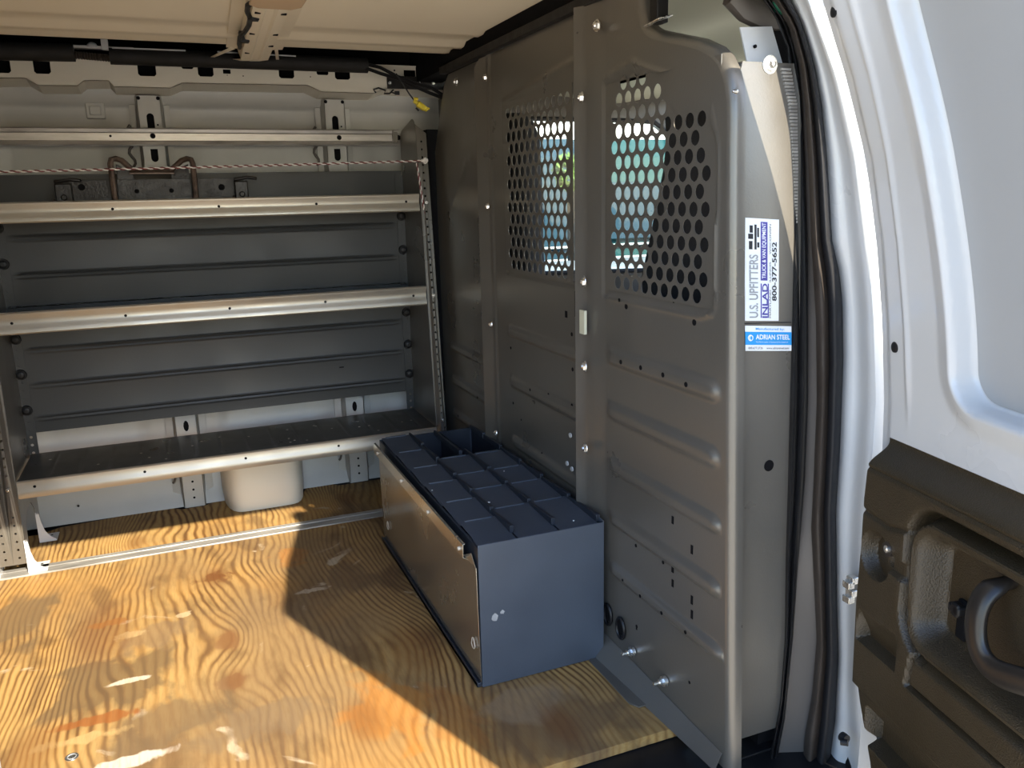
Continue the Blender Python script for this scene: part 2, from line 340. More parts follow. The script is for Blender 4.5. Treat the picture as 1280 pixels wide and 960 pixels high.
# header rail with slots
pl = [(-30, 98), (32, 98), (48, 107), (97, 107.5), (105, 101), (136, 101), (143, 108.5), (213, 110.5), (228, 104), (385, 107), (402, 115), (467, 117), (482, 110), (552, 114), (620, 118)]
low = [(P(x, y, 'y', 2.93).x, P(x, y, 'y', 2.93).z) for x, y in pl]
hl = []
def pxrect(x0, x1, y0, y1, rnd=.006):
    a = P(x0, y1, 'y', 2.93); c = P(x1, y0, 'y', 2.93)
    return [(a.x+rnd, a.z), (c.x-rnd, a.z), (c.x, a.z+rnd), (c.x, c.z), (a.x, c.z), (a.x, a.z+rnd)]
for x0, x1 in ((-8, 12), (43, 62), (173, 194), (248, 266), (349, 367), (419, 437)): hl.append(pxrect(x0, x1, 76+x0*.022, 89+x0*.022+(2 if x0 < 200 else 1)))
hl.append(pxrect(279, 288, 87, 92, .001)); hl += [pxrect(227, 241, 78, 86, .004), pxrect(396, 410, 84, 93.5, .004)]
hl.append(pxrect(505, 519, 88, 96, .004))
b = MB(); outl = [(-1.9, low[0][1])]+low+[(1.2, low[-1][1]), (1.2, 1.505), (-1.9, 1.505)]
b.sheet(outl, hl, lambda a, c, t: (a, 2.93+t, c), .002)
for (x0, z0), (x1, z1) in zip(outl[:len(low)+1], outl[1:len(low)+2]): b.slab([(x0, 2.93, z0), (x1, 2.93, z1), (x1, 3.03, z1-.012), (x0, 3.03, z0-.012)], (0, 0, .002))
b.box(-1.9, 1.2, 2.925, 2.97, 1.505, 1.508)
b.m = 1; b.box(-1.9, 1.2, 2.99, 2.995, 1.436, 1.50)  # black strip behind the slots, their shade put in as colour
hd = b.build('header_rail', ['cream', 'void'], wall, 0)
for x_, y_, r_ in ((115, 92, .004), (304, 94, .002), (328, 96, .002), (472, 98, .003), (485, 90, .003), (527, 94, .003)):
    pass
b = MB()
for x_, y_, r_ in ((284, 94, .0015), (304, 95, .002), (388, 96, .002), (493, 88, .003), (528, 93, .003), (540, 93, .004)): holes(b, [(P(x_, y_, 'y', 2.929), r_)], (0, -1, 0))
b.build('hole', 'void', hd)
# wheel house cover
b = MB(); x0, x1 = .085, .372
def wh(u, v):      # rounded box bulging out of the wall
    sx = (u-.5)*2; z = v*.215
    edge = 1-abs(sx)**7; bot = min(1, .55+z/.09*.45) if z < .09 else 1
    y = 3.05-.185*(edge**.5 if edge > 0 else 0)*(.93+.07*bot)*(1-.7*ss(.19, .216, z))
    return ((x0+x1)/2+sx*(x1-x0)/2*(.97+.03*ss(0, .05, z)), y, z)
us = sorted(set(lin(0, 1, 25)+[.005, .01, .02, .03, .97, .98, .99, .995]))
b.grid(wh, us, lin(0, 1, 20)); b.build('wheel_house', 'cream', wall, 0, False, 1.2)
b = MB()
for x_, y_ in ((98, 643), (236, 633), (420, 619), (345, 611)): holes(b, [((P(x_, y_, 'y', 3.0).x, 3.03, P(x_, y_, 'y', 3.0).z+.02), .004)], (0, -1, 0))
b.build('hole', 'void', wall)
# raised clip pads and studs on the wall top
b = MB(); p = P(119, 137, 'y', 3.05)
b.box(p.x-.028, p.x+.028, 3.048, 3.075, p.z-.028, p.z+.022); b.box(p.x-.018, p.x+.018, 3.044, 3.07, p.z-.018, p.z+.012); b.build('pressed_pad', 'primer', wall, .004)
for x_, y_ in ((220, 117), (258, 118), (290, 119), (289, 115)):
    p = P(x_, y_, 'y', 3.035); b = MB(); b.dome(p+Vector((0, .006, 0)), (0, -1, 0), .004, .007, 8, 3); b.build('stud', 'white', wall)

# ---- roof
prof = [(.98, 1.46), (1.10, 1.485), (1.3, 1.50), (2.24, 1.50), (2.26, 1.494), (2.30, 1.494), (2.32, 1.50), (2.40, 1.50), (2.42, 1.489), (2.45, 1.487), (2.475, 1.499), (2.54, 1.499), (2.56, 1.493), (2.60, 1.497), (2.625, 1.507), (2.64, 1.53)]
b = MB(); b.grid(lambda u, v: (u, prof[int(v)][0], prof[int(v)][1]), lin(-1.9, .95, 12), range(len(prof)))
b.grid(lambda u, v: (u, prof[int(v)][0], prof[int(v)][1]+.02), lin(-1.9, .95, 12), range(len(prof)), None, True)
roof = struct(b.build('ceiling', 'roof', None, 0, False)); roof['label'] = 'off white bare metal roof of the van'
b = MB(); b.box(-2.0, 2.4, .9, 3.16, 1.64, 1.66); b.box(-1.9, 1.2, 2.64, 2.66, 1.53, 1.64); b.box(.86, .95, 1.0, 3.0, 1.455, 1.60); b.box(-1.9, 1.0, 2.64, 2.93, 1.60, 1.64)
b.build('roof_cavity', 'void', roof)  # black colour stands in for the shade of the roof recess
b = MB()     # cross bow, hat section
X = lambda y, a: a+(y-1.9)*.045
def bow(y0, y1, lst, z):
    for (a0, z0), (a1, z1) in zip(lst, lst[1:]):
        b.slab([(X(y0, a0), y0, z0), (X(y0, a1), y0, z1), (X(y1, a1), y1, z1), (X(y1, a0), y1, z0)], (0, 0, .0015))
bow(1.05, 2.62, [(.178, 1.492), (.208, 1.490), (.216, 1.462), (.240, 1.458), (.246, 1.463), (.262, 1.463), (.268, 1.458), (.292, 1.462), (.304, 1.490), (.335, 1.492)], 0)
for (a0, z0), (a1, z1) in zip([(.216, 1.462), (.240, 1.458), (.246, 1.463), (.262, 1.463), (.268, 1.458), (.292, 1.462)], [(.240, 1.458), (.246, 1.463), (.262, 1.463), (.268, 1.458), (.292, 1.462)]):
    b.slab([(X(2.62, a0), 2.62, z0), (X(2.62, a1), 2.62, z1), (X(2.62, a1), 2.925, z1+.045), (X(2.62, a0), 2.925, z0+.045)], (0, 0, .0015))
for s_ in (-1, 1):
    c = X(2.6, .256)+s_*.055; b.slab([(c, 2.60, 1.485), (c+s_*.01, 2.60, 1.49), (c+s_*.055, 2.925, 1.507), (c+s_*.045, 2.925, 1.507)], (0, 0, .0015))
b.m = 1
for yy, aa in ((1.98, .228), (1.98, .283), (2.22, .228), (2.22, .283), (2.38, .283), (2.50, .228)):
    zz = 1.4592 if aa < .25 else 1.4592
    b.box(X(yy, aa)-.006, X(yy, aa)+.006, yy-.006, yy+.006, zz-.0005, zz+.002)
bw = b.build('roof_bow', ['roof', 'void'], roof, 0)
b = MB(); c = P(345, 3, 'z', 1.452)
b.sheet([(-.052, -.1), (.052, -.1), (.052, .02), (.035, .045), (-.035, .045), (-.052, .02)], [], lambda a, q, t: (c.x+a, c.y+q-.01, 1.452-t), .006)
b.build('tan_pad', 'tan', roof, .002)
b = MB(); pts = [P(*q, 'z', 1.462) for q in ((322, -8), (318, 2), (310, 6), (309, 15), (313, 22), (311, 32), (306, 40), (300, 46), (299, 56))]+[P(302, 66, 'y', 2.9)]
b.tube(pts, .006, 6); b.build('roof_cable', 'black', roof)
for q in ((314, 22), (303, 50)):
    p = P(*q, 'z', 1.462); b = MB(); b.box(p.x-.008, p.x+.016, p.y-.012, p.y+.012, p.z-.006, p.z+.02); b.build('cable_clip', 'black', roof, .001)

# ---- rear end, near side wall, opening frame (mostly behind the camera's view)
b = MB(); b.box(-1.95, -1.9, .98, 3.1, -.05, 1.6); struct(b.build('wall_rear', 'primer'))
b = MB(); b.box(-1.95, -.30, 1.02, 1.10, -.3, 1.6); b.box(-.31, -.272, 1.03, 1.12, -.3, 1.42); b.box(-.31, 1.02, 1.04, 1.16, 1.385, 1.6); b.box(-.3, 1.1, 1.0, 1.05, -.45, -.27)
struct(b.build('wall_front', 'white', None, .008), 'white body side around the cargo door opening')
# cab shell
b = MB()
b.sheet([(.96, -.05), (2.35, -.05), (2.35, .8), (1.9, 1.42), (1.0, 1.46), (.96, 1.46)],
        [[(1.16, .76), (1.93, .74), (2.06, .78), (1.99, 1.14), (1.93, 1.28), (1.84, 1.338), (1.7, 1.345), (1.22, 1.347), (1.17, 1.32)]],
        lambda a, c_, t: (a, 2.95+t, c_), .05)
cabw = struct(b.build('wall_left', 'smoothplastic', None, .006), 'dark driver door and window frame inside the cab')
b = MB(); b.tube([(1.20, 2.945, .765), (1.92, 2.945, .745), (2.05, 2.945, .79), (1.985, 2.945, 1.14), (1.925, 2.945, 1.28), (1.84, 2.945, 1.333), (1.70, 2.945, 1.338), (1.22, 2.945, 1.34), (1.18, 2.945, 1.31), (1.20, 2.945, .765)], .009, 8); b.build('window_seal', 'rubber', cabw)
b = MB(); b.box(1.17, 2.05, 2.975, 2.98, .75, 1.345); struct(b.build('window_1', 'glass'), 'driver side window glass seen through the screens')
b = MB(); b.sheet([(1.14, -.05), (2.35, -.05), (2.35, .8), (1.9, 1.42), (1.14, 1.42)], [[(1.25, .78), (2.0, .76), (1.85, 1.28), (1.25, 1.30)]], lambda a, c_, t: (a, 1.10-t, c_), .04)
struct(b.build('wall_right', 'smoothplastic', None, .006), 'dark passenger door inside the cab')
b = MB(); b.slab([(2.0, 1.0, 1.42), (2.0, 3.0, 1.42), (1.9, 3.0, 1.45), (1.9, 1.0, 1.45)], (0, 0, .03)); b.box(2.2, 2.4, 1.0, 3.0, -.05, .72); b.box(.9, 2.4, 1.0, 3.05, -.08, -.05)
struct(b.build('trim_2', 'black', None, .02), 'black dashboard and cab floor')
b = MB()
b.grid(lambda u, v: (u, v, 1.455-.05*ss(1.35, 1.02, v)-.05*ss(2.75, 3.0, v)+.012*math.cos((u-.96)*14)*ss(.96, 1.1, u)), lin(.955, 1.95, 24), lin(1.0, 3.0, 30))
struct(b.build('trim_3', 'headliner', None, 0, False), 'cream headliner over the cab')

# ================================================================ SIDE DOOR FRAME (front pillar of the opening)
def cz(z): return .13*max(0., (z-.55)/.8)**1.7
K0 = [(-12, 945), (20, 968), (60, 984), (130, 990), (200, 991), (300, 990), (400, 989), (500, 987), (600, 985), (700, 982), (800, 981), (880, 975), (935, 964), (975, 958)]
K1 = [(-12, 955), (30, 985), (80, 998), (130, 1003), (200, 1006), (300, 1009), (400, 1010), (500, 1010), (600, 1006), (700, 998), (800, 991), (900, 981), (935, 974), (975, 968)]
K2 = [(-12, 958), (30, 988), (80, 1001), (130, 1006), (200, 1010), (300, 1014), (400, 1020), (500, 1021), (600, 1017), (660, 1014), (740, 1018), (800, 1021), (870, 1015), (920, 1006), (975, 1002)]
K3 = [(-12, 983), (30, 1003), (80, 1018), (130, 1027), (200, 1034), (300, 1040), (340, 1049), (380, 1053), (450, 1054), (560, 1050), (640, 1045), (750, 1046), (820, 1048), (900, 1044), (975, 1034)]
K4 = [(-12, 1013), (100, 1052), (200, 1077), (300, 1090), (400, 1097), (500, 1100), (560, 1096), (680, 1086), (760, 1080), (850, 1078), (975, 1090)]
K4 = [(y, x-5) for y, x in K4]
K5 = [(y, x+75) for y, x in K4]
def surf(px, py, y0, k=.5):
    y = y0
    for _ in range(6): p = P(px, py, 'y', y); y = y0+k*cz(p.z)
    return P(px, py, 'y', y)
PYS = lin(-12, 972, 83)
def loft(name, m, A, B, ya, yb, prof_=lambda w_: 0, nw=5, parent=None, ka=.5, kb=.5):
    b = MB(); b.grid(lambda w_, py: surf(interp(py, A)*(1-w_)+interp(py, B)*w_, py, ya*(1-w_)+yb*w_-prof_(w_), ka*(1-w_)+kb*w_), lin(0, 1, nw), PYS)
    return b.build(name, m, parent, 0, False, 1.0)
pil = struct(loft('trim_4', 'white', K3, K4, 1.075, .985, lambda w_: .004*math.sin(w_*math.pi*3), 13, None, .5, .85), 'white painted pillar at the front of the side opening')
loft('pillar_return', 'white', K4, K5, .985, .975, lambda w_: 0, 4, pil, .85, .85)
loft('inner_edge_seal', 'black', K0, K1, 1.118, 1.112, lambda w_: .008*abs(math.sin(w_*math.pi*2)), 11, pil)
loft('pillar_trim', 'pillar', K1, K2, 1.118, 1.10, lambda w_: 0, 4, pil)
KM = [(y, interp(y, K2)*.52+interp(y, K3)*.48) for y, _ in K3]
loft('door_seal', 'rubberbrown', K2, KM, 1.095, 1.078, lambda w_: .014*math.sin(w_*math.pi), 9, pil)
loft('door_seal', 'rubber', KM, K3, 1.078, 1.07, lambda w_: .018*math.sin(w_*math.pi)**.7, 11, pil)
b = MB(); b.box(.99, 1.12, 1.21, 1.23, -.25, 1.45); b.box(.98, 1.05, 1.15, 1.22, -.3, .02); b.build('pillar_core', 'void', pil)
# sunlit upper pillar plate beside the cut-out
b = MB(); q = [surf(x, y, 1.115) for x, y in ((935, 31), (975, 30), (988, 76), (993, 110), (944, 110), (944, 76))]
b.sheet([(v.x, v.z) for v in q], [], lambda a, c_, t: (a, 1.135+.5*cz(c_)+t, c_), .003)
b.m = 1; pp = surf(955, 55, 1.11); b.cyl(Vector((pp.x, 1.134+.5*cz(pp.z), pp.z)), Vector((pp.x, 1.131+.5*cz(pp.z), pp.z)), .003, 8)
b.build('upper_pillar_plate', ['white', 'void'], pil)
b = MB(); pts = [surf(x, y, 1.16) for x, y in ((915, -8), (930, 8), (950, 18), (975, 22), (990, 14))]; b.tube(pts, [.03, .035, .035, .03, .03], 10, ry=.02); b.build('belt_anchor_cover', 'pillar', pil)
p = P(980, 3, 'y', 1.17); b = MB(); b.dome(p, (-.3, -1, -.5), .02, .012, 10, 3); b.build('green_belt_cap', mat('dark green plastic', (.01, .10, .06), .4), pil)
b = MB(); a_ = surf(1052, 920, 1.01); b.cyl(a_, a_+Vector((0, -.012, 0)), .009, 12); b.cyl(a_+Vector((-.012, -.01, -.002)), a_+Vector((-.004, -.02, 0)), .006, 10); b.build('rubber_bumper', 'rubber', pil)
b = MB()
for i, q in enumerate(((1056, 728), (1060, 738), (1056, 746), (1061, 722))):
    a_ = surf(*q, 1.0); b.box(a_.x-.006, a_.x+.007, a_.y-.016, a_.y, a_.z-.006, a_.z+.006)
b.build('hinge_bracket', 'zinc', pil, .001)

# ================================================================ BULKHEAD PARTITION
PX = .857
part = thing('bulkhead_partition', 'tall grey steel bulkhead with two perforated screens between cargo area and cab', 'partition', (PX, 1.9, 0))
def beads(list_, u, v, hh=.0095):
    h = 0
    for (ya, yb, z0, z1, ra, rb) in list_:
        zc = (z0+z1)/2; hw = abs(z1-z0)/2+.004; d = abs(v-zc); e = 1.
        if u < ya+rb: d = math.hypot(v-zc, max(0, ya+rb-u)*hw/rb)
        f = 1-ss(hw*.45, hw*1.25, d)
        if u > yb-ra: f *= 1-ss(yb-ra, yb, u)
        if u < ya: f = 0
        h = max(h, f)
    return h*hh
def nsh(u, z): return (.052*min(z, 1.13)-.025)*max(0, 1-(u-1.118)/.120) if u < 1.238 else 0
def panel(name, y0, y1, zt, bl, scr, hgt=lambda u, v: 0, us_extra=(), holes_=(), slots=(), zbot=.004, bright=()):
    """pressed sheet, y from y0 to y1, top profile zt(y), screen opening scr=(ya,yb,za,zb)"""
    b = MB()
    us = sorted(set([round(x, 4) for x in lin(y0, y1, max(12, int((y1-y0)/.009)))]+list(us_extra)+([scr[0], scr[1]] if scr else [])))
    if scr: us = [u for u in us if all(abs(u-s_) > .003 or u == s_ for s_ in scr[:2])]
    za, zb = (scr[2], scr[3]) if scr else (.87, 1.25)
    rows = [(0, t) for t in lin(0, 1, 200)]+[(1, t) for t in lin(0, 1, 30)[1:]]+[(2, t) for t in lin(0, 1, 26)[1:]]
    def zz(u, r):
        T = zt(u); B2 = min(zb, T-.02 if T < zb+.02 else zb); 
        k, t = r
        if k == 0: return zbot+(za-zbot)*t
        if k == 1: return za+(B2-za)*t
        return B2+(T-B2)*t
    def fn(u, r):
        z = zz(u, r); return (PX-beads(bl, u, z)-hgt(u, z), u+nsh(u, z), z)
    n = len(us); pts = [fn(u, r) for r in rows for u in us]; fs = []
    for j in range(len(rows)-1):
        for i in range(n-1):
            if scr and rows[j+1][0] == 1 and us[i] >= scr[0]-1e-6 and us[i+1] <= scr[1]+1e-6: continue
            fs.append((j*n+i, (j+1)*n+i, (j+1)*n+i+1, j*n+i+1))
    b.add(pts, fs)
    b.m = 1
    for q, r in holes_:
        p = P(*q, 'x', PX); hh = beads(bl, p.y, p.z)+hgt(p.y, p.z); b.cyl((PX-hh, p.y, p.z), (PX-hh-.0008, p.y, p.z), r, 10)
    for q, w_, l_ in slots:
        p = P(*q, 'x', PX); hh = beads(bl, p.y, p.z)+hgt(p.y, p.z); b.box(PX-hh-.0008, PX-hh+.001, p.y-w_, p.y+w_, p.z-l_, p.z+l_)
    return b.build(name, ['steel', 'void'], part, 0, False, 1.1)
def screen(ya, yb, za, zb, ytrim, y_first, z_first, nrow, ncol, inside):
    hs = []
    for j in range(nrow):
        for i in range(ncol):
            y = y_first-i*.0352-(.0176 if j % 2 else 0); z = z_first+j*.0302
            if y-.0135 < ya+.006 or y+.0135 > yb-.004 or not inside(y, z): continue
            hs.append(circ(y, z, .0134, 14))
    b = MB(); b.sheet([(ya-.004, za-.004), (yb+.004, za-.004), (yb+.004, zb+.004), (ya-.004, zb+.004)], hs, lambda a, c_, t: (PX+.001+t, a, c_), .0015)
    return b.build('perforated_screen', 'steel', part, 0, False)
# near panel (C)
zT = [(1.118, 1.150), (1.1195, 1.175), (1.123, 1.20), (1.131, 1.222), (1.143, 1.243), (1.162, 1.261), (1.190, 1.276), (1.25, 1.296), (1.385, 1.334), (1.41, 1.346), (1.428, 1.366), (1.440, 1.395), (1.446, 1.44), (1.7, 1.44)]
def yR(z): return 1.118+.006*(z/1.2)
def ztC(u): return interp(u, zT)
beC = [(1.135, 1.553, .704, .732, .04, .03), (1.135, 1.553, .583, .611, .04, .03), (1.128, 1.545, .462, .486, .04, .03), (1.128, 1.543, .340, .364, .04, .03), (1.12, 1.541, .218, .240, .04, .03)]
def fold(y, z, pts, w_=.006):   # distance to a crease line
    best = 9
    for (a0, b0), (a1, b1) in zip(pts, pts[1:]):
        dx, dz = a1-a0, b1-b0; t = max(0, min(1, ((y-a0)*dx+(z-b0)*dz)/(dx*dx+dz*dz))); best = min(best, math.hypot(y-a0-t*dx, z-b0-t*dz))
    return math.exp(-(best/w_)**2)
crC = [(1.555, 1.285), (1.453, 1.300), (1.245, 1.236), (1.205, 1.205), (1.170, 1.13), (1.166, .88), (1.175, .856), (1.21, .846), (1.54, .846)]
def inpoly(y, z, poly):
    c_ = False; j = len(poly)-1
    for i in range(len(poly)):
        if (poly[i][1] > z) != (poly[j][1] > z) and y < (poly[j][0]-poly[i][0])*(z-poly[i][1])/(poly[j][1]-poly[i][1])+poly[i][0]: c_ = not c_
        j = i
    return c_
crC = [(a-nsh(a, b_), b_) for a, b_ in crC]
polC = crC+[(1.565, .846), (1.565, 1.283)]
def hC(u, v):
    h = interp(u, [(1.553, 0), (1.565, .0012), (1.60, .0065), (1.626, .0100), (1.634, .0125), (1.654, .024)])
    if v > .80: h += .004*fold(u, v, crC, .007) - (.004 if inpoly(u, v, polC) else 0)
    return h
SC_ = (1.178, 1.552, .864, 1.272)
panel("near_panel", 1.118, 1.654, ztC, beC, SC_, hC, (1.1187, 1.1195, 1.121, 1.123, 1.1265, 1.131, 1.1365, 1.143, 1.152, 1.441, 1.443, 1.445, 1.4465, 1.556, 1.564, 1.572, 1.58, 1.588, 1.596),
      [((783, 383), .006), ((868, 403), .006), ((781, 452), .005), ((806, 459), .005), ((834, 468), .005), ((863, 480), .005), ((795, 682), .004), ((829, 703), .004), ((796, 783), .004), ((796, 786), .003),
       ((805, 744), .004), ((832, 765), .004), ((862, 789), .004), ((783, 724), .003), ((862, 853), .003), ((887, 330), .005), ((776, 375), .004), ((840, 377), .003), ((838, 118), .004)],
      [((841, 650), .0035, .008), ((865, 687), .0035, .009), ((841, 711), .004, .008), ((841, 729), .0035, .008), ((865, 750), .0035, .009), ((865, 768), .0035, .009)])
screen(SC_[0], SC_[1], SC_[2], SC_[3], 0, 1.541, .8785, 14, 12, lambda y, z: inpoly(y, z-.0, [(1.56, 1.262), (1.455, 1.281), (1.40, 1.268), (1.26, 1.222), (1.225, 1.19), (1.205, 1.12), (1.192, .86), (1.56, .86)]) and not (z > 1.2 and 1.27 < y < 1.34))
# rolled rim round the near and upper edge of the near panel
path = [(yR(0)-.0, z) for z in lin(.004, 1.16, 18)]+[(a, b_) for a, b_ in zT[:-1]]
path = [(a+nsh(a, z), z) for a, z in [(1.118, z) for z in lin(.004, 1.14, 18)]+zT[:-1]]
b = MB(); pts = []; prf = [(0, 0)]+[(.016*math.sin(a), .016*(1-math.cos(a))) for a in lin(.3, math.pi/2, 5)]+[(.0165, .021), (.0165, .026)]
for i, (a, z) in enumerate(path):
    a0, z0 = path[max(0, i-1)]; a1, z1 = path[min(len(path)-1, i+1)]; tx, tz = a1-a0, z1-z0; l_ = math.hypot(tx, tz); ny, nz = -tz/l_, tx/l_
    for o_, d_ in prf: pts.append((PX+.004*0+d_+(-hC(a, z) if i > 1e9 else 0), a+ny*o_, z+nz*o_))
k = len(prf); b.add(pts, [(i*k+j, i*k+j+1, (i+1)*k+j+1, (i+1)*k+j) for i in range(len(path)-1) for j in range(k-1)])
b.build('rolled_rim', 'steel', part, 0, True, 1.2)
# middle panel (B)
ztB = lambda u: interp(u, [(1.6, 1.44), (2.22, 1.437), (2.262, 1.43), (2.275, 1.41)])
beB = [(1.60, 2.13, .680, .700, .03, .03), (1.60, 2.125, .535, .558, .03, .03), (1.60, 2.12, .36, .382, .03, .03)]
crB = [(2.13, 1.27), (2.13, 1.30), (1.705, 1.345)]
SB = (1.716, 2.124, .864, 1.296)
panel('middle_panel', 1.625, 2.278, ztB, beB, SB, lambda u, v: -.004+interp(u, [(2.212, 0), (2.222, .004), (2.236, .005), (2.278, .024)])+(.003*fold(u, v, crB, .007) if v > 1.2 else 0)-(.003 if .85 < v < 1.28 and u < 2.13 else 0),
      (2.215, 2.22, 2.225, 2.23, 2.235), [((637, 435), .004), ((665, 487), .004), ((685, 493), .004), ((714, 507), .005), ((640, 504), .004), ((650, 525), .003), ((714, 462), .005), ((676, 567), .004), ((713, 418), .005)],
      [((706, 393), .006, .008), ((717, 380), .0008, .03)])
screen(SB[0], SB[1], SB[2], SB[3], 0, 2.108, .8785, 14, 12, lambda y, z: z < 1.286)
b = MB()
for q in ((714, 544), (710, 579), (716, 586), (719, 605)): p = P(*q, 'x', PX); b.cyl((PX-.001, p.y, p.z), (PX-.004, p.y, p.z), .0062, 10)
b.build('rivet', 'white', part)
# far panel (A)
ztA = lambda u: interp(u, [(2.28, 1.437), (2.60, 1.437), (2.65, 1.41), (2.72, 1.30), (2.78, 1.2)])
beA = [(2.31, 2.68, .55, .57, .02, .02), (2.31, 2.68, .43, .455, .02, .02), (2.31, 2.68, .31, .33, .02, .02)]
panel('far_panel', 2.255, 2.775, ztA, beA, None, lambda u, v: -.012+.004*fold(u, v, [(2.30, 1.2), (2.46, 1.16), (2.64, 1.0)], .006), (), [((572, 520), .004), ((596, 497), .004), ((600, 228), .003)])
# seam slot, bolts
b = MB(); p0 = P(728, 387, 'x', PX-.017); p1 = P(734, 418, 'x', PX-.017); b.box(PX-.0245, PX-.018, p1.y, p0.y, p1.z, p0.z); b.build('seam_slot', 'headliner', part)
for q in ((728, 122), (731, 352), (732, 458), (733, 560)):
    p = P(*q, 'x', PX-.024); bolt(part, p, (-1, .3, 0), .0095)
for q in ((608, 97), (611, 258), (615, 405), (621, 541)):
    p = P(*q, 'x', PX-.012); bolt(part, p, (-1, .3, 0), .008)
for q in ((747, 32), (571, 102)): p = P(*q, 'x', PX-.012); bolt(part, p, (-1, 0, 0), .009)
p = P(908, 117, 'x', PX); bolt(part, (PX-.001, 1.128, p.z), (-1, 0, 0), .003, 'rivet')
# top rail along roof
b = MB(); b.slab([(PX-.012, 1.45, 1.438), (PX-.012, 2.62, 1.438), (PX+.01, 2.62, 1.438), (PX+.01, 1.45, 1.438)], (0, 0, .022)); b.build('top_rail', 'foam', part, .002)
# floor flange with feet
b = MB(); b.slab([(PX-.004, 1.10, .03), (PX-.004, 1.60, .045), (PX-.045, 1.60, .001), (PX-.018, 1.10, .001)], (.003, 0, .003)); b.build('floor_flange', 'steel', part, .001)
b = MB(); b.sheet([(.80, 1.60), (.80, 1.345), (.812, 1.325), (.835, 1.325), (.85, 1.34), (.85, 1.60)], [], lambda a, c_, t: (a, c_, .001+t), .003); b.build('floor_plate', 'steel', part, .001)
for q in ((778, 832), (819, 873)):
    p = P(*q, 'z', .006); b = MB(); b.cyl(p, p+Vector((0, 0, .003)), .014, 16); b.cyl(p+Vector((0, 0, .003)), p+Vector((0, 0, .007)), .009, 8); b.build('floor_bolt', 'zinc', part)
for q in ((788, 815), (828, 852)):
    p = P(*q, 'x', PX-.01); b = MB(); b.cyl(p+Vector((.008, 0, 0)), p, .011, 12); b.cyl(p, p+Vector((-.008, 0, 0)), .007, 6); b.cyl(p+Vector((-.008, 0, 0)), p+Vector((-.022, 0, 0)), .0035, 8); b.build('bolt', 'zinc', part)
for q in ((777, 785), (761, 768)):
    p = P(*q, 'x', PX-.002); b = MB()
    c_ = Vector((PX-.001, p.y, p.z)); ring = [c_+Vector((-.004, .017*math.cos(a), .024*math.sin(a))) for a in lin(0, 2*math.pi, 25)]
    b.tube(ring, .004, 6); b.m = 1; b.cyl(c_, c_+Vector((-.003, 0, 0)), .016, 16); b.build('cable_grommet', ['black', 'void'], part)
p = P(818, 20, 'x', PX-.01); b = MB(); b.box(PX-.012, PX+.012, p.y-.012, p.y+.014, p.z-.012, p.z+.05); b.build('roof_clip', 'black', part, .002)
b = MB(); b.slab([p+Vector((-.01, -.03, -.012)), p+Vector((-.01, .02, -.016)), p+Vector((.02, .02, -.008)), p+Vector((.02, -.03, -.004))], (0, 0, .003)); b.build('clip_plate', 'zinc', part, .001)
# filler plate towards the pillar
b = MB()
plq = [(.868, .04), (.868, 1.235), (.876, 1.262), (.946, 1.264), (.968, 1.15), (.975, .95), (.977, .7), (.978, .4), (.985, .2), (.982, .03)]
ph = surf(961, 582, 1.118, .35)
def yp(z): return 1.118+.35*cz(z)
# split into horizontal bands so the plate follows the body curve
zb_ = lin(.035, 1.262, 26); xl = lambda z: .862+.010*ss(.8, .2, z)+.024*ss(1.19, 1.25, z); xr = lambda z: P(*next(((x_, y_) for x_, y_ in [(0, 0)]), (0, 0)), 'y', 1.2).x
edge = []
for py, px_ in K0[3:-1]: q = surf(px_+9, py, 1.122, .35); edge.append((q.z, q.x))
q = surf(991, 71, 1.118, .35); edge.insert(0, (q.z, q.x)); edge.sort()
b.grid(lambda u, z: ((1-u)*xl(z)+u*interp(z, edge), yp(z), z), lin(0, 1, 4), zb_)
b.grid(lambda u, z: ((1-u)*xl(z)+u*interp(z, edge), yp(z)+.002, z), lin(0, 1, 4), zb_, None, True)
b.box(xl(1.26), interp(1.26, edge), yp(1.26), yp(1.26)+.03, 1.260, 1.263)
b.m = 1; b.cyl((ph.x, yp(ph.z)-.0008, ph.z), (ph.x, yp(ph.z), ph.z), .0105, 20)
plate = b.build('filler_plate', ['steel', 'void'], part, 0, False)
bq = surf(962, 81, 1.118, .35); bolt(plate, bq, (0, -1, 0), .011)
b = MB()      # ribbed foil strip along the upper plate edge
for i in range(46):
    z = 1.255-i*.0055; x1_ = interp(z, edge)-.010; wd = .020*(1-i/50); y_ = yp(z)-.003
    b.box(x1_-wd, x1_, y_, y_+.004, z-.004, z)
b.build('ribbed_strip', 'alu', plate); 
# ---- labels on the filler plate
def text(body, size, m, parent, org, ax, ay, nrm, width=None, height=None, bold=0.):
    c_ = bpy.data.curves.new('txt', 'FONT'); c_.body = body; c_.size = 1; c_.extrude = 0; c_.offset = bold
    o = bpy.data.objects.new('txt', c_); COL.objects.link(o); dg = bpy.context.evaluated_depsgraph_get()
    me = bpy.data.meshes.new_from_object(o.evaluated_get(dg)); bpy.data.objects.remove(o)
    xs = [v.co.x for v in me.vertices]; ysx = [v.co.y for v in me.vertices]; x0, x1, y0, y1 = min(xs), max(xs), min(ysx), max(ysx)
    sy = (height or size)/(y1-y0); sx = (width/(x1-x0)) if width else sy
    ax, ay, nrm = Vector(ax), Vector(ay), Vector(nrm)
    b = MB(); b.v = [Vector(org)+ax*((v.co.x-x0)*sx)+ay*((v.co.y-y0)*sy)+nrm*.0006 for v in me.vertices]
    b.f = [tuple(p.vertices) for p in me.polygons]; b.mi = [0]*len(b.f); b.build('lettering', m, parent, 0, False)
A = surf(931, 401, 1.1165, .35); B_ = surf(973, 401, 1.1165, .35); C_ = surf(930.5, 272, 1.1165, .35)
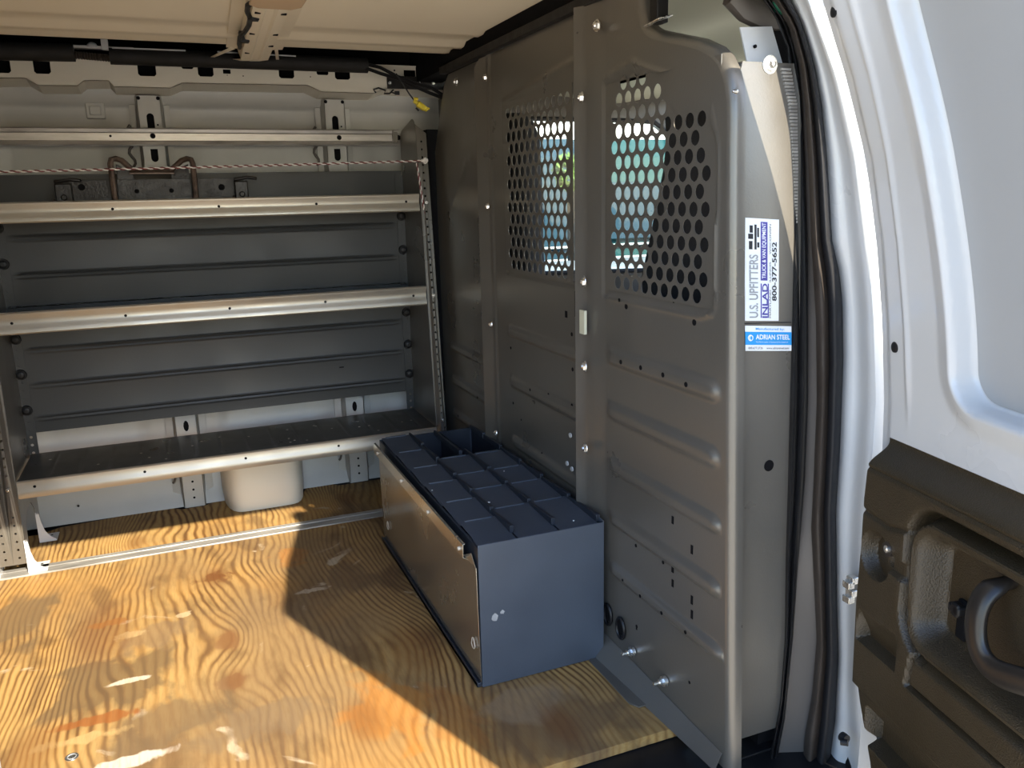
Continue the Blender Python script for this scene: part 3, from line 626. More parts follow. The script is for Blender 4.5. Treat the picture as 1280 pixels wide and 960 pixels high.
up = (C_-A); rt = (B_-A); H_ = up.length; W_ = rt.length; up.normalize(); rt.normalize(); nm = Vector((0, -1, -.02)).normalized()
b = MB(); b.slab([A, A+rt*W_, A+rt*W_+up*H_, A+up*H_], nm*.0006); st1 = b.build('phone_label', 'paper', plate); st1['label'] = 'white label with vertical lettering and phone number'
T = lambda s_, u0, v0, wd, ht, m, bold=0.: text(s_, 1, m, st1, A+up*(u0*H_)+rt*(v0*W_)+rt*(ht*W_)+nm*.0007, up, -rt, nm, wd*H_, ht*W_, bold)
b = MB(); b.slab([A+up*(.20*H_)*2.0+rt*(.46*W_), A+up*(.97*H_)+rt*(.46*W_), A+up*(.97*H_)+rt*(.66*W_), A+up*(.40*H_)+rt*(.66*W_)], nm*.0009); b.build('print_band', 'inkpurple', st1)
b = MB(); b.slab([A+up*(.03*H_)+rt*(.46*W_), A+up*(.37*H_)+rt*(.46*W_), A+up*(.37*H_)+rt*(.49*W_), A+up*(.03*H_)+rt*(.49*W_)], nm*.0009); b.slab([A+up*(.03*H_)+rt*(.67*W_), A+up*(.37*H_)+rt*(.67*W_), A+up*(.37*H_)+rt*(.70*W_), A+up*(.03*H_)+rt*(.70*W_)], nm*.0009); b.build('print_band', 'inkpurple', st1)
T('U.S. UPFITTERS', .03, .12, .62, .26, 'inkgrey', .02)
T('INLAD', .03, .50, .34, .16, 'inkpurple', .02)
T('TRUCK & VAN EQUIPMENT', .42, .495, .54, .13, 'inkwhite', .01)
T('MARYLAND     ILLINOIS     WISCONSIN', .03, .71, .92, .05, 'inkblack')
T('800-377-5652', .20, .79, .58, .14, 'inkblack', .02)
b = MB()   # small pictogram of vehicles
for u0, v0, du, dv in ((.70, .12, .08, .10), (.80, .10, .05, .14), (.86, .14, .07, .09), (.70, .28, .24, .06), (.72, .36, .05, .06), (.82, .36, .09, .05)):
    b.slab([A+up*(u0*H_)+rt*(v0*W_), A+up*((u0+du)*H_)+rt*(v0*W_), A+up*((u0+du)*H_)+rt*((v0+dv)*W_), A+up*(u0*H_)+rt*((v0+dv)*W_)], nm*.001)
b.build('pictogram', 'inkblack', st1)
A = surf(931.5, 438.5, 1.1165, .35); B_ = surf(989, 438.5, 1.1165, .35); C_ = surf(931, 407, 1.1165, .35); up = C_-A; rt = B_-A; H_ = up.length; W_ = rt.length; up.normalize(); rt.normalize()
b = MB(); b.slab([A, A+rt*W_, A+rt*W_+up*H_, A+up*H_], nm*.0006); st2 = b.build('maker_label', 'paper', plate); st2['label'] = 'white and blue maker label'
b = MB(); b.slab([A+up*(.24*H_), A+up*(.24*H_)+rt*W_, A+up*(.76*H_)+rt*W_, A+up*(.76*H_)], nm*.0009); b.build('print_band', 'labelblue', st2)
T2 = lambda s_, v0, u0, wd, ht, m, bold=0.: text(s_, 1, m, st2, A+up*(u0*H_)+rt*(v0*W_)+nm*.0007, rt, up, nm, wd*W_, ht*H_, bold)
T2('Manufactured by:', .22, .81, .62, .12, 'labelblue', .01); T2('ADRIAN STEEL', .22, .46, .74, .20, 'inkwhite', .02); T2('The World Leader in Commercial Van Equipment', .22, .32, .70, .06, 'inkwhite'); T2('800.677.2726     www.adriansteel.com', .06, .07, .88, .09, 'inkblack')
b = MB(); c_ = A+up*(.52*H_)+rt*(.11*W_)+nm*.0012; b.tube([c_+(rt*math.cos(a)+up*math.sin(a))*.0048 for a in lin(0, 2*math.pi, 17)], .0009, 5); b.tube([c_+rt*(.002*math.cos(a))+up*(.0035*math.sin(a)) for a in lin(1.2, 5, 9)], .0008, 5); b.build('emblem', 'inkwhite', st2)
b = MB(); A3 = surf(931, 405, 1.1165, .35); A4 = surf(989, 403.5, 1.1165, .35); b.slab([A3, A4, A4+Vector((0, 0, .0015)), A3+Vector((0, 0, .0015))], nm*.0005); b.build('scribed_line', 'inkblack', plate)

# ================================================================ SHELVING
def yF(z): return 2.645+.105*max(0, (z-.25))        # front edge of the end panels leans back
YB = 2.95
def end_panel(parent, x, s_, knobs, holes_white=True):
    """sheet facing inwards plus a front flange turned outwards (direction s_)"""
    b = MB()
    poly = [(2.66, 0.004), (2.66, .10), (2.70, .16), (2.78, .175), (2.86, .16), (2.90, .10), (2.90, .004), (YB, .004), (YB, 1.26), (2.915, 1.302), (2.83, 1.325), (yF(1.3)+.02, 1.318), (yF(1.29), 1.29)]
    poly = [(yF(.01), .03), (2.70, .03), (2.715, .12), (2.76, .155), (2.84, .155), (2.88, .12), (2.89, .03), (YB, .03), (YB, 1.255), (2.943, 1.282), (2.925, 1.292), (2.86, 1.305), (2.80, 1.318), (2.782, 1.318), (2.768, 1.308), (yF(1.27), 1.28)]
    b.sheet(poly, [], lambda a, c_, t: (x+s_*t, a, c_), .002)
    ep = b.build('end_panel', 'steel', parent, 0)
    b = MB()
    hs = [circ(.018, z, .0035, 8) for z in [.05+.0254*i for i in range(48)] if not (.2 < z < .30)]
    b.sheet([(0, .03), (.036, .03), (.036, 1.27), (.0, 1.30)], hs, lambda a, c_, t: (x+s_*a, yF(c_)+t, c_), .002)
    b.build('front_flange', 'steel', ep, 0)
    b = MB()    # rear perforated strip turned inwards
    hs = [circ(.012, z, .0048, 8) for z in [.285+.0262*i for i in range(32)]]
    b.sheet([(0, .27), (.028, .27), (.028, 1.14), (0, 1.14)], hs, lambda a, c_, t: (x-s_*a, YB-.006+t, c_), .002)
    b.build('rear_strip', 'steel_back', ep, 0)
    for z in knobs:
        b = MB(); c_ = Vector((x-s_*.012, YB-.008, z)); b.cyl(c_, c_+Vector((0, -.008, 0)), .017, 18, .015); b.dome(c_+Vector((0, -.008, 0)), (0, -1, 0), .013, .004, 14, 3); b.cyl(c_+Vector((0, -.012, 0)), c_+Vector((0, -.014, 0)), .005, 8)
        b.build('knob_fastener', 'black', ep)
    return ep
def foot(parent, x, s_, y, m='alu'):
    b = MB(); prof_ = [(0, .001), (.0, .02), (.004, .10)]
    b.slab([(x+s_*.002, y, .002), (x+s_*.05, y, .002), (x+s_*.05, y+.07, .002), (x+s_*.002, y+.07, .002)], (0, 0, .003))
    b.sheet([(0, .002), (.07, .002), (.06, .06), (.035, .095), (.0, .105)], [], lambda a, c_, t: (x+s_*t, y+a, c_), .003)
    b.m = 1; holes(b, [((x+s_*.03, y+.02, .005), .004), ((x+s_*.03, y+.05, .005), .004)], (0, 0, 1)); 
    b.m = 0; b.sheet([(.002, .10), (.010, .10), (.013, .07), (.020, .04), (.034, .018), (.050, .008), (.050, .002), (.002, .002)], [], lambda a, c_, t: (x+s_*a, y+.001+t, c_), .003)
    return b.build('foot_bracket', ['white', 'void'], parent, .0008)
def unit(x0, x1, label, detail=True):
    t = thing('shelving_unit', label, 'shelf unit', ((x0+x1)/2, 2.8, 0))
    kn = (.427, .544, .657, .891, 1.0)
    eL = end_panel(t, x0, -1, kn); eR = end_panel(t, x1, 1, (.417, .529, .65, .878, .998))
    for z in (.305, 1.045, .735): bolt(eR, (x1+.018, yF(z), z), (0, -1, 0), .006, 'bolt', 'zinc', False)
    for z in (.262, .735): bolt(eL, (x0-.018, yF(z), z), (0, -1, 0), .006, 'bolt', 'zinc', False)
    xa, xb = x0+.004, x1-.004
    def shelf(name, zlo, zhi, zdeck, flush, m_lip='steel_lip'):
        y = yF(zlo)+.002; b = MB(); g_ = MB()
        # rolled front lip: profile in (y,z)
        if not flush: pr = [(y+.012, zlo+.004), (y+.004, zlo), (y, zlo+.004), (y+.001, zlo+.018), (y+.007, zlo+.026), (y+.007, zhi-.02), (y+.001, zhi-.010), (y, zhi-.004), (y+.004, zhi), (y+.016, zhi), (y+.018, zhi-.003), (y+.018, zdeck)]
        else: pr = [(y+.012, zlo+.003), (y+.003, zlo), (y, zlo+.004), (y, zlo+.022), (y+.003, zlo+.027), (y+.003, zhi-.004), (y+.008, zhi)]
        b.grid(lambda u, v: (u, pr[int(v)][0], pr[int(v)][1]), lin(xa, xb, 3), range(len(pr)))
        b.m = 1
        n_ = 5
        for i in range(n_):
            u = xa+(xb-xa)*(.035+.93*i/(n_-1)); b.cyl((u, y+(.007 if not flush else .003), zlo+.033), (u, y+(.0062 if not flush else .0022), zlo+.033), .0042, 10)
        if flush: pass
        sh = b.build(name, [m_lip, 'void'], t, 0, False)
        d = MB(); yd = pr[-1][0]
        def dk(u, v):
            h = 0
            if flush:
                k_ = (u-xa)/.082; fr = abs(k_-round(k_))*.082; h = -.003*math.exp(-(fr/.004)**2)*ss(yd+.02, yd+.04, v)*(1-ss(YB-.05, YB-.03, v))
            return (u, v, zdeck+h)
        nx = int((xb-xa)/.004) if flush else 4
        d.grid(dk, lin(xa, xb, nx), [yd, yd+.02, yd+.03, yd+.045, YB-.05, YB-.03, YB-.01, YB-.002])
        d.box(xa, xb, YB-.004, YB-.002, zdeck-.01, zdeck+(.0 if flush else .03))
        d.m = 1
        if flush:
            for i in range(22):
                u = xa+.05+(xb-xa-.1)*random.random(); v = yd+.03+.2*random.random(); d.cyl((u, v, zdeck), (u, v, zdeck+.0005), .004, 8)
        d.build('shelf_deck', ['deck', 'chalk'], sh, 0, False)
        return sh
    shelf('bottom_shelf', .228, .281, .281, True); shelf('middle_shelf', .704, .768, .712, False); shelf('top_shelf', 1.016, 1.075, 1.022, False)
    def back(name, z0, z1, bz):
        b = MB(); zsv = sorted(set([z0, z1]+[round(q_+d_, 4) for q_ in bz for d_ in (-.014, -.011, -.009, -.006, -.003, 0, .003, .006, .009, .011, .014)]))
        b.grid(lambda u, z: (u, YB-.001-.0035*max([max(math.exp(-((z-q_-.006)/.0038)**2), .7*math.exp(-((z-q_+.006)/.0038)**2))*ss(xa+.03, xa+.05, u)*(1-ss(xb-.05, xb-.03, u)) for q_ in bz]), z), sorted(lin(xa, xb, 6)+[xa+.03, xa+.04, xa+.05, xb-.05, xb-.04, xb-.03]), zsv)
        b.box(xa, xb, YB-.001, YB+.012, z0-.0, z0+.002); b.box(xa, xb, YB-.006, YB+.004, z1, z1+.003)
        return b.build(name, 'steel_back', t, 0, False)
    bkp = back('back_panel', .350, .752, (.396, .504, .616)); back('back_panel', .758, 1.153, (.853, .966))
    if detail:
        b = MB(); p = P(215, 402, 'y', YB-.0025); p2 = P(185, 404, 'y', YB-.0025); p3 = P(412, 388, 'y', YB-.0025); p4 = P(427, 459, 'y', YB-.0025)
        for x_, z_, a_, c_ in ((p.x, p.z, .011, .006), (p3.x-.005, p3.z, .025, .003), (p3.x+.04, p3.z, .010, .003), (p4.x, p4.z, .008, .002)): b = MB(); b.box(x_-a_, x_+a_, p.y-.0008, p.y, z_-c_, z_+c_); b.build('slot', 'void', bkp)
    for x, s_ in ((x0, 1), (x1, -1)):
        foot(t, x, s_, 2.635); foot(t, x, s_, 2.875)
    return t
su = unit(-.488, .797, 'grey steel three-tier shelving unit filling the far wall beside the bulkhead')
unit(-1.85, -.560, 'next grey shelving unit, only its edge showing at the left', False)
# brackets joining the two units
b = MB(); b.box(-.505, -.490, 2.76, 2.80, .33, .40); b.build('tan_clip', 'steel_lip', su, .001)

b = MB(); b.box(.845, 1.2, 2.78, 3.01, .0, 1.285); struct(b.build('trim_5', 'void'), 'black block standing in for the shaded recess beside the bulkhead and the shelf end')  # solid black box; shade of the recess put in as colour
# ---- C channel rail on the wall
b = MB(); zr0, zr1 = 1.243, 1.297
for q in ([(2.985, zr1), (2.960, zr1), (2.958, zr1-.004), (2.961, zr1-.013), (2.968, zr1-.016), (2.968, zr0+.016), (2.961, zr0+.013), (2.958, zr0+.004), (2.960, zr0), (2.985, zr0)],):
    b.grid(lambda u, v: (u, q[int(v)][0], q[int(v)][1]), (-1.85, 0, .795), range(len(q)))
b.m = 1; holes(b, [((P(x_, y_, 'y', 2.968).x, 2.968, P(x_, y_, 'y', 2.968).z), r_) for x_, y_, r_ in ((138, 170, .004), (191, 170, .0085), (424, 172, .0085), (498, 172, .009), (600, 172, .008))], (0, -1, 0))
rail = b.build('channel_rail', ['alu', 'void'], None, 0, False); tag(rail, 'scuffed aluminium channel rail running along the wall above the shelves', 'rail')
b = MB(); b.box(.775, .79, 2.955, 2.965, 1.255, 1.29); b.box(.772, .776, 2.953, 2.965, 1.25, 1.295); b.build('rail_clip', 'steel', rail, .001)

# ---- foam covered conduit and cables
t = thing('conduit', 'black foam-sleeved wiring conduit along the top of the far wall', 'conduit', (0, 2.905, 1.49))
b = MB(); a0 = P(-40, 63, 'y', 2.905); a1 = P(93, 66, 'y', 2.905); b.tube([(-1.5, 2.905, a0.z), a0, a1], .0255, 12, up=(0, 0, 1)); b.build('foam_sleeve', 'foam', t, 0, True, .9)
a2 = P(137, 70, 'y', 2.905); a3 = P(300, 76, 'y', 2.905); a4 = P(459, 82, 'y', 2.905); b = MB(); b.tube([a2, a3, a4], .0245, 12, up=(0, 0, 1)); b.build('foam_sleeve', 'foam', t, 0, True, .9)
b = MB(); q1 = P(140, 60.5, 'y', 2.885); q2 = P(232, 64, 'y', 2.885); q3 = P(272, 65.5, 'y', 2.885); q4 = P(370, 71, 'y', 2.885); b.slab([q1, q2, q2+Vector((0, .05, 0)), q1+Vector((0, .05, 0))], (0, 0, .004)); b.build('white_lip', 'white', t)
b = MB(); b.slab([q3, q4, q4+Vector((0, .05, 0)), q3+Vector((0, .05, 0))], (0, 0, .004)); b.build('white_lip', 'white', t)
b = MB(); n_ = 26; b.tube([a1.lerp(a2, i/n_) + Vector((0, 0, -.006)) for i in range(n_+1)], [.012 if i % 2 else .009 for i in range(n_+1)], 8); b.build('ribbed_tube', 'rubberbrown', t)
b = MB()
b.box(a1.x-.005, a2.x+.07, 2.90, 2.93, a1.z+.014, a1.z+.022); b.box(a1.x+.075, a1.x+.095, 2.893, 2.91, a1.z+.01, a1.z+.042); b.dome((a1.x+.05, 2.90, a1.z+.02), (0, -.3, 1), .015, .012, 10, 3); b.build('clip', 'white', t, .002)
pts = [P(*q, 'y', y_) for q, y_ in (((455, 82), 2.89), ((475, 88), 2.88), ((497, 97), 2.87), ((518, 106), 2.86), ((538, 113), 2.84), ((556, 122), 2.82), ((566, 126), 2.80))]
for d_ in (-.006, .006):
    b = MB(); b.tube([p+Vector((0, 0, d_+.004*math.sin(i*2.)*(1 if d_ > 0 else -1))) for i, p in enumerate(pts)], .0058, 7); b.build('cable', 'black', t)
b = MB(); cp = [P(*q, 'y', 2.83) for q in ((495, 92), (503, 104), (512, 118), (519, 127))]; b.tube(cp, .0025, 6)
cable2 = b.build('thin_wire', 'black', t)
# yellow connector hanging from the wire
c0 = P(517, 126, 'y', 2.825); c1 = P(534, 138, 'y', 2.825); t = thing('wire_connector', 'small yellow plastic wire connector hanging above the right shelf end', 'connector', c0)
b = MB(); dd = (c1-c0); b.tube([c0, c0+dd*.25, c0+dd*.3, c0+dd*.8, c0+dd*.85, c1], [.006, .007, .011, .010, .007, .006], 8); b.build('connector_body', 'yellow', t, 0, True, .4)
b = MB(); b.tube([c0+dd*.1+Vector((-.004, 0, .01)), c0+dd*.2+Vector((.006, 0, .012))], .005, 6); b.build('locking_tab', 'yellow', t); b = MB(); b.tube([c0+dd*.9+Vector((0, 0, .006)), c1+Vector((.008, 0, .004))], .004, 6); b.build('locking_tab', 'yellow', t)
b = MB(); b.tube([c0+dd*.35+Vector((-.01, -.002, -.012)), c0+dd*.6+Vector((-.012, -.002, -.014))], .003, 6); b.build('pin', 'black', t)
# dark bracket with screws on the wall corner
b = MB(); q0 = P(484, 110, 'y', 2.925); q1 = P(556, 97, 'y', 2.925); b.box(q0.x, q1.x+.02, 2.922, 2.927, q0.z-.002, q1.z); br = b.build('corner_bracket', 'iron', None, .001)
tag(br, 'dark flat bracket screwed to the wall corner under the roof', 'bracket')
for x_ in (487, 523, 541): p = P(x_, 104, 'y', 2.922); bolt(br, p, (0, -1, 0), .006, 'screw', 'zinc', False)
# wire clips under the header
b = MB(); pts = [P(*q, 'y', 2.915) for q in ((470, 116), (467, 112), (473, 110), (482, 113), (480, 117), (487, 117), (492, 112), (488, 115), (495, 117))]; b.tube(pts, .003, 6); b.box(pts[-1].x-.004, pts[-1].x+.012, 2.912, 2.918, pts[-1].z-.004, pts[-1].z+.008)
tag(b.build('cable_clip', 'black'), 'curled black cable clip hanging under the header rail', 'clip')

# ---- twisted cord
def twisted(p0, p1, n_, sag, parent, r=.0021):
    for ph_, m_ in ((0, 'ropewhite'), (math.pi, 'ropered')):
        b = MB(); pts = []
        for i in range(n_+1):
            f_ = i/n_; p = p0.lerp(p1, f_)+Vector((0, 0, -sag*4*f_*(1-f_))); a = f_*(p1-p0).length/.030*2*math.pi+ph_
            d = (p1-p0).normalized(); u = d.orthogonal().normalized(); w_ = d.cross(u); pts.append(p+(u*math.cos(a)+w_*math.sin(a))*r)
        b.tube(pts, r*.95, 5); b.build('strand', m_, parent)
t = thing('tie_cord', 'thin red and white twisted cord stretched above the top shelf', 'cord', (.15, 2.74, 1.17))
cE = P(531, 201, 'y', 2.735); cS = P(0, 213, 'y', 2.735)
twisted(cS+(cS-cE)*.6, cE, 420, .004, t); twisted(P(521, 204, 'y', 2.732), P(531, 268, 'y', 2.732), 50, 0, t)
b = MB(); b.tube([cE+Vector((.006*math.cos(a), -.004, .008*math.sin(a))) for a in lin(0, 6.28, 10)], .003, 6); b.tube([cE+Vector((-.012, 0, 0)), cE+Vector((.01, -.003, .002))], .005, 6); b.build('knot', 'ropewhite', t)

# ---- greasy bracket on the top shelf
t = thing('iron_bracket', 'greasy black iron bracket with two bent hoops on the top shelf', 'bracket', (-.02, 2.82, 1.023))
q0 = P(65, 226, 'y', 2.84); q1 = P(312, 226, 'y', 2.84)
b = MB(); b.box(q0.x+.02, q1.x-.03, 2.835, 2.841, 1.025, 1.135); b.box(q0.x+.02, q1.x-.03, 2.80, 2.84, 1.024, 1.030); b.m = 1
for x_, r_ in ((102, .010), (168, .006), (213, .006), (277, .010)): p = P(x_, 234, 'y', 2.834); b.cyl(p, p+Vector((0, -.001, 0)), r_, 12)
b.build('base_plate', ['iron', 'void'], t, .002)
xa_ = P(138, 200, 'y', 2.80); xb_ = P(240, 200, 'y', 2.80); pL = P(166, 213, 'y', 2.82); pR = P(213, 213, 'y', 2.82)
for a_, top, mid in ((xa_, xa_, pL), (xb_, xb_, pR)):
    s_ = 1 if mid is pL else -1
    b = MB(); x_ = a_.x; zt_ = a_.z+.004
    b.tube([(x_, 2.79, 1.03), (x_, 2.79, 1.09), (x_-s_*.001, 2.79, zt_-.015), (x_+s_*.003, 2.79, zt_-.003), (x_+s_*.014, 2.80, zt_), (x_+s_*.03, 2.81, zt_-.005), (mid.x, 2.82, mid.z)], [.0085]*7, 8)
    h_ = b.build('hoop', 'rustwear', t)
    b = MB(); b.slab([(x_+s_*.012, 2.82, 1.06), (x_+s_*.012, 2.82, zt_-.015), (mid.x, 2.826, mid.z-.004), (mid.x, 2.826, 1.12)], (0, .004, 0)); b.build('gusset', 'iron', t, .001)
b = MB(); b.slab([(pL.x-.01, 2.80, pL.z-.012), (pR.x+.01, 2.80, pR.z-.012), (pR.x+.01, 2.826, pR.z+.002), (pL.x-.01, 2.826, pL.z+.002)], (0, 0, .005)); b.build('cross_plate', 'rustwear', t, .001)
b = MB(); b.box(xa_.x+.01, xb_.x-.01, 2.815, 2.825, 1.03, 1.135); b.m = 1
for f_ in (.27, .70): x_ = xa_.x+(xb_.x-xa_.x)*f_; b.cyl((x_, 2.815, 1.10), (x_, 2.814, 1.10), .007, 12)
b.build('centre_plate', ['iron', 'void'], t, .002)
for x_, w_ in ((q0.x+.03, .045), (q1.x-.03, .04)):
    b = MB(); b.box(x_-w_/2, x_+w_/2, 2.80, 2.833, 1.03, 1.125); b.cyl((x_-w_/2-.008, 2.82, 1.06), (x_-w_/2, 2.82, 1.06), .022, 12); b.tube([(x_-w_/2, 2.81, 1.13), (x_+.02, 2.81, 1.137), (x_+.05, 2.81, 1.133)], .006, 6)
    b.cyl((x_, 2.80, 1.085), (x_, 2.793, 1.085), .010, 6); b.cyl((x_+.012, 2.80, 1.05), (x_+.012, 2.794, 1.05), .009, 6); b.build('end_clamp', 'iron', t, .003)
b = MB(); b.dome((q0.x+.0, 2.81, 1.06), (-1, -.3, 0), .02, .012, 10, 3); b.build('end_cap', 'rustwear', t)

# ================================================================ PART BIN CABINET
cx0, cx1, cy0, cy1, ch = .537, .840, 1.530, 2.415, .334
cab = thing('parts_bin_cabinet', 'low grey steel parts bin cabinet, blue shade in its colour, lying on the plywood against the bulkhead', 'cabinet', ((cx0+cx1)/2, (cy0+cy1)/2, 0))
b = MB(); b.box(cx0, cx1, cy0, cy0+.0022, .002, ch+.004); b.box(cx0, cx0+.015, cy0, cy0+.03, ch+.0035, ch+.0045)
ef = b.build('end_sheet', 'cratesteel', cab, .0012)
for q, r_ in (((619, 772), .010), ((628, 765), .006), ((744, 800), .002)):
    p = P(*q, 'y', cy0-.0004); b = MB()
    n_ = 11; ring = [(p.x+r_*random.uniform(.5, 1.1)*math.cos(a), p.z+r_*random.uniform(.5, 1.1)*math.sin(a)) for a in lin(0, 5.7, n_)]
    b.sheet(ring, [], lambda a, c_, t_: (a, cy0-.0002-t_, c_), .0002)
    if r_ > .003: b.build('paint_scuff', 'inkgrey', ef)
b = MB(); b.box(cx0, cx1, cy1-.002, cy1, .002, ch); b.box(cx1-.002, cx1, cy0, cy1, .002, ch+.008); b.box(cx0, cx1, cy0+.003, cy1, .003, .006); b.build('body_sheet', 'cratesteel', cab, .001)
b = MB(); b.box(cx0-.011, cx0+.004, cy0+.004, cy1, .002, .012); b.box(cx0-.011, cx0-.009, cy0+.004, cy1, .002, .017); b.build('base_rail', 'crateinside', cab, .001)
# inner dark frame visible in the gap behind the flap
b = MB(); b.box(cx0, cx0+.002, cy0+.003, cy1, .006, ch-.004); b.box(cx0, cx0+.006, cy0+.003, cy1, ch-.006, ch-.002); b.build('inner_frame', 'crateinside', cab, .0008)
# hinged flap leaning outwards with folded lip
f0 = P(581, 690, 'z', .322); fx = .517; fy0 = 1.555
fx = cx0-.006
b = MB(); b.slab([(cx0-.003, cy0+.001, .016), (cx0-.003, cy1-.004, .016), (fx, cy1-.004, .288), (fx, cy0+.001, .288)], (.0018, 0, .0003))
b.slab([(fx, cy0+.045, .287), (fx, cy1-.004, .287), (fx-.014, cy1-.004, .296), (fx-.014, cy0+.045, .296)], (0, 0, .0016))
b.slab([(fx-.014, cy0+.045, .295), (fx-.014, cy1-.004, .295), (fx-.013, cy1-.004, .326), (fx-.013, cy0+.045, .326)], (.0018, 0, 0))
b.slab([(fx-.013, cy0+.045, .325), (fx-.013, cy1-.004, .325), (fx-.007, cy1-.004, .326), (fx-.007, cy0+.045, .326)], (0, 0, .0015))
b.slab([(fx, cy0+.002, .285), (fx+.001, cy0+.050, .285), (fx-.012, cy0+.050, .300), (fx, cy0+.03, .31)], (.0015, 0, .001))
flap = b.build('front_flap', 'cratedoor', cab, .0006)
for y_ in (cy0+.065, cy0+.30, cy0+.55, cy1-.06): b = MB(); c_ = Vector((fx-.013, y_, .311)); b.cyl(c_, c_+Vector((-.005, 0, -.001)), .0045, 10); b.build('rivet', 'chalk', flap)
for q in ((483, 657), (589, 804)):
    p = P(*q, 'x', cx0-.012); fz = p.z; xx = cx0-.0075
    b = MB(); b.tube([(xx, p.y+.012*math.cos(a)*(1 if math.sin(a) < 0 else .7), fz+.013*math.sin(a)) for a in lin(0, 2*math.pi, 14)], .0013, 5); b.build('weld_ring', 'chalk', flap)
# top plates: three columns of lids, each tilted a little, two bins left open
colx = [(cx0+.006, .632), (.636, .733), (.737, .832)]
rows = [1.545, 1.665, 1.80, 1.945, 2.085, 2.24, 2.405]
rows2 = [1.545, 1.71, 1.855, 1.98, 2.13]
for ci, (a0, a1) in enumerate(colx):
    rw = rows if ci == 0 else rows2
    for r0, r1 in zip(rw, rw[1:]):
        b = MB(); b.slab([(a0, r0, ch-.004+.001), (a1, r0, ch-.004+.001), (a1, r1+.006, ch-.004+.0075), (a0, r1+.006, ch-.004+.0075)], (0, 0, .0016))
        b.box(a0+.012, a1-.012, r1-.001, r1+.006, ch+.003, ch+.0075)
        b.box((a0+a1)/2-.012, (a0+a1)/2+.012, (r0+r1)/2-.001, (r0+r1)/2+.001, ch-.001, ch+.0005)
        b.build('bin_lid', 'cratesteel', cab, .0006)
b = MB()      # open bins: walls below the top
for a0, a1 in colx[1:]:
    b.box(a0, a1, 2.128, 2.130, .02, ch-.004); b.box(a0, a1, 2.13, 2.41, .19, .192); b.box(a0-.003, a0-.001, 2.13, 2.41, .02, ch-.002); b.box(a0, a1, 2.408, 2.410, .02, ch)
b.box(colx[1][0]-.004, cx1, 2.405, 2.413, ch-.004, ch+.002); b.box(cx1-.003, cx1-.001, 2.13, 2.41, .02, ch-.002)
b.build('open_bin', 'crateinside', cab, .0005)
for x_, segs in ((.634, [1.575, 1.70, 1.84, 1.97, 2.12, 2.27, 2.41]), (.735, [1.575, 1.71, 1.855, 1.98, 2.175]), (.712, [2.15, 2.40]), (.836, [1.55, 1.70, 1.86, 2.0, 2.15, 2.29, 2.41])):
    for r0, r1 in zip(segs, segs[1:]):
        b = MB(); b.hexa([(x_-.005, r0, ch-.002), (x_+.005, r0, ch-.002), (x_+.0035, r1+.006, ch-.002), (x_-.0035, r1+.006, ch-.002), (x_-.005, r0, ch+.016), (x_+.005, r0, ch+.016), (x_+.0025, r1+.006, ch+.010), (x_-.0025, r1+.006, ch+.010)]); b.build('divider_rail', 'crateinside', cab, .001)
b = MB()
for q in ((611, 628), (620, 641), (540, 613), (686, 627), (630, 589), (717, 651)):
    p = P(*q, 'z', ch+.0035); r_ = .004 if q[0] == 611 else .002; b = MB(); b.cyl(p, p+Vector((0, 0, .0006)), r_, 7); b.build('paint_fleck', 'inkwhite', cab)

# oval token stuck in the plywood near the lower left
p = P(90, 947, 'z', 0); b = MB(); b.cyl((p.x, p.y, .0002), (p.x, p.y, .0025), .0125, 22); tk = b.build('metal_disc', 'zinc', None, .0006); tag(tk, 'small pale round disc set in the plywood at lower left', 'disc')
b = MB(); b.tube([(p.x+.008*math.cos(a), p.y+.008*math.sin(a), .0026) for a in lin(0, 2*math.pi, 17)], .0006, 5); b.build('raised_ring', 'inkgrey', tk)

# ================================================================ SIDE DOOR, swung open
DO = Vector((1.031, .95, .053)); DK = .95; DD = Vector((-.25, -.968, 0)); DN = Vector((-.968, .25, 0))
EDGE = [(.55, 0), (.62, .003), (.709, .007), (.846, .0222), (.977, .043), (1.102, .071), (1.222, .112), (1.279, .136), (1.335, .159), (1.42, .19)]
def cd(s_, z):       # how far the door leans in: body curve, flange standing proud at the hinge edge, unseen free edge bent to aim its cast shadow
    c_ = cz(z); c_ += (interp(z, EDGE)-c_)*(1-ss(0, .12, s_)); w_ = ss(.42, .74, s_)
    return c_*(1-w_)+w_*.087*max(0, z)
def dp(s_, z, n=0): return DO+(DD*s_+DN*(n+cd(s_, z))+Vector((0, 0, z)))*DK
def de(u, z): return u
def dhit(px, py, n=0):
    d = ray(px, py); a, b_ = .2, 3.
    for _ in range(50):
        m_ = (a+b_)/2; p = CO+d*m_
        if (p-DO).dot(DN)/DK-cz((p.z-DO.z)/DK)-n > 0: a = m_
        else: b_ = m_
    p = CO+d*a; return (p-DO).dot(DD)/DK, (p.z-DO.z)/DK
def rrect(s_, z, s0, s1, z0, z1, r):
    cx_, cz_ = (s0+s1)/2, (z0+z1)/2; qx = abs(s_-cx_)-(s1-s0)/2+r; qz = abs(z-cz_)-(z1-z0)/2+r
    return math.hypot(max(qx, 0), max(qz, 0))+min(max(qx, qz), 0)-r
TT = .035
def sL(z): return interp(z, [(-.2, .22), (.0, .10), (.074, .075), (.136, .044), (.165, .030), (.199, .017), (.351, .010), (.459, .012), (.547, .010), (.604, .017), (.64, .027)])
DTOP = 1.40; DL = .74
door = struct(bpy.data.objects.new('door_1', None)); COL.objects.link(door); door.location = (DO.x, DO.y, -.2); door['label'] = 'front side cargo door swung open at the right, white with dark trim panel'
def wins(z): return .192-.048*ss(.8, 1.4, z)-.02*ss(1.1, 1.4, z)
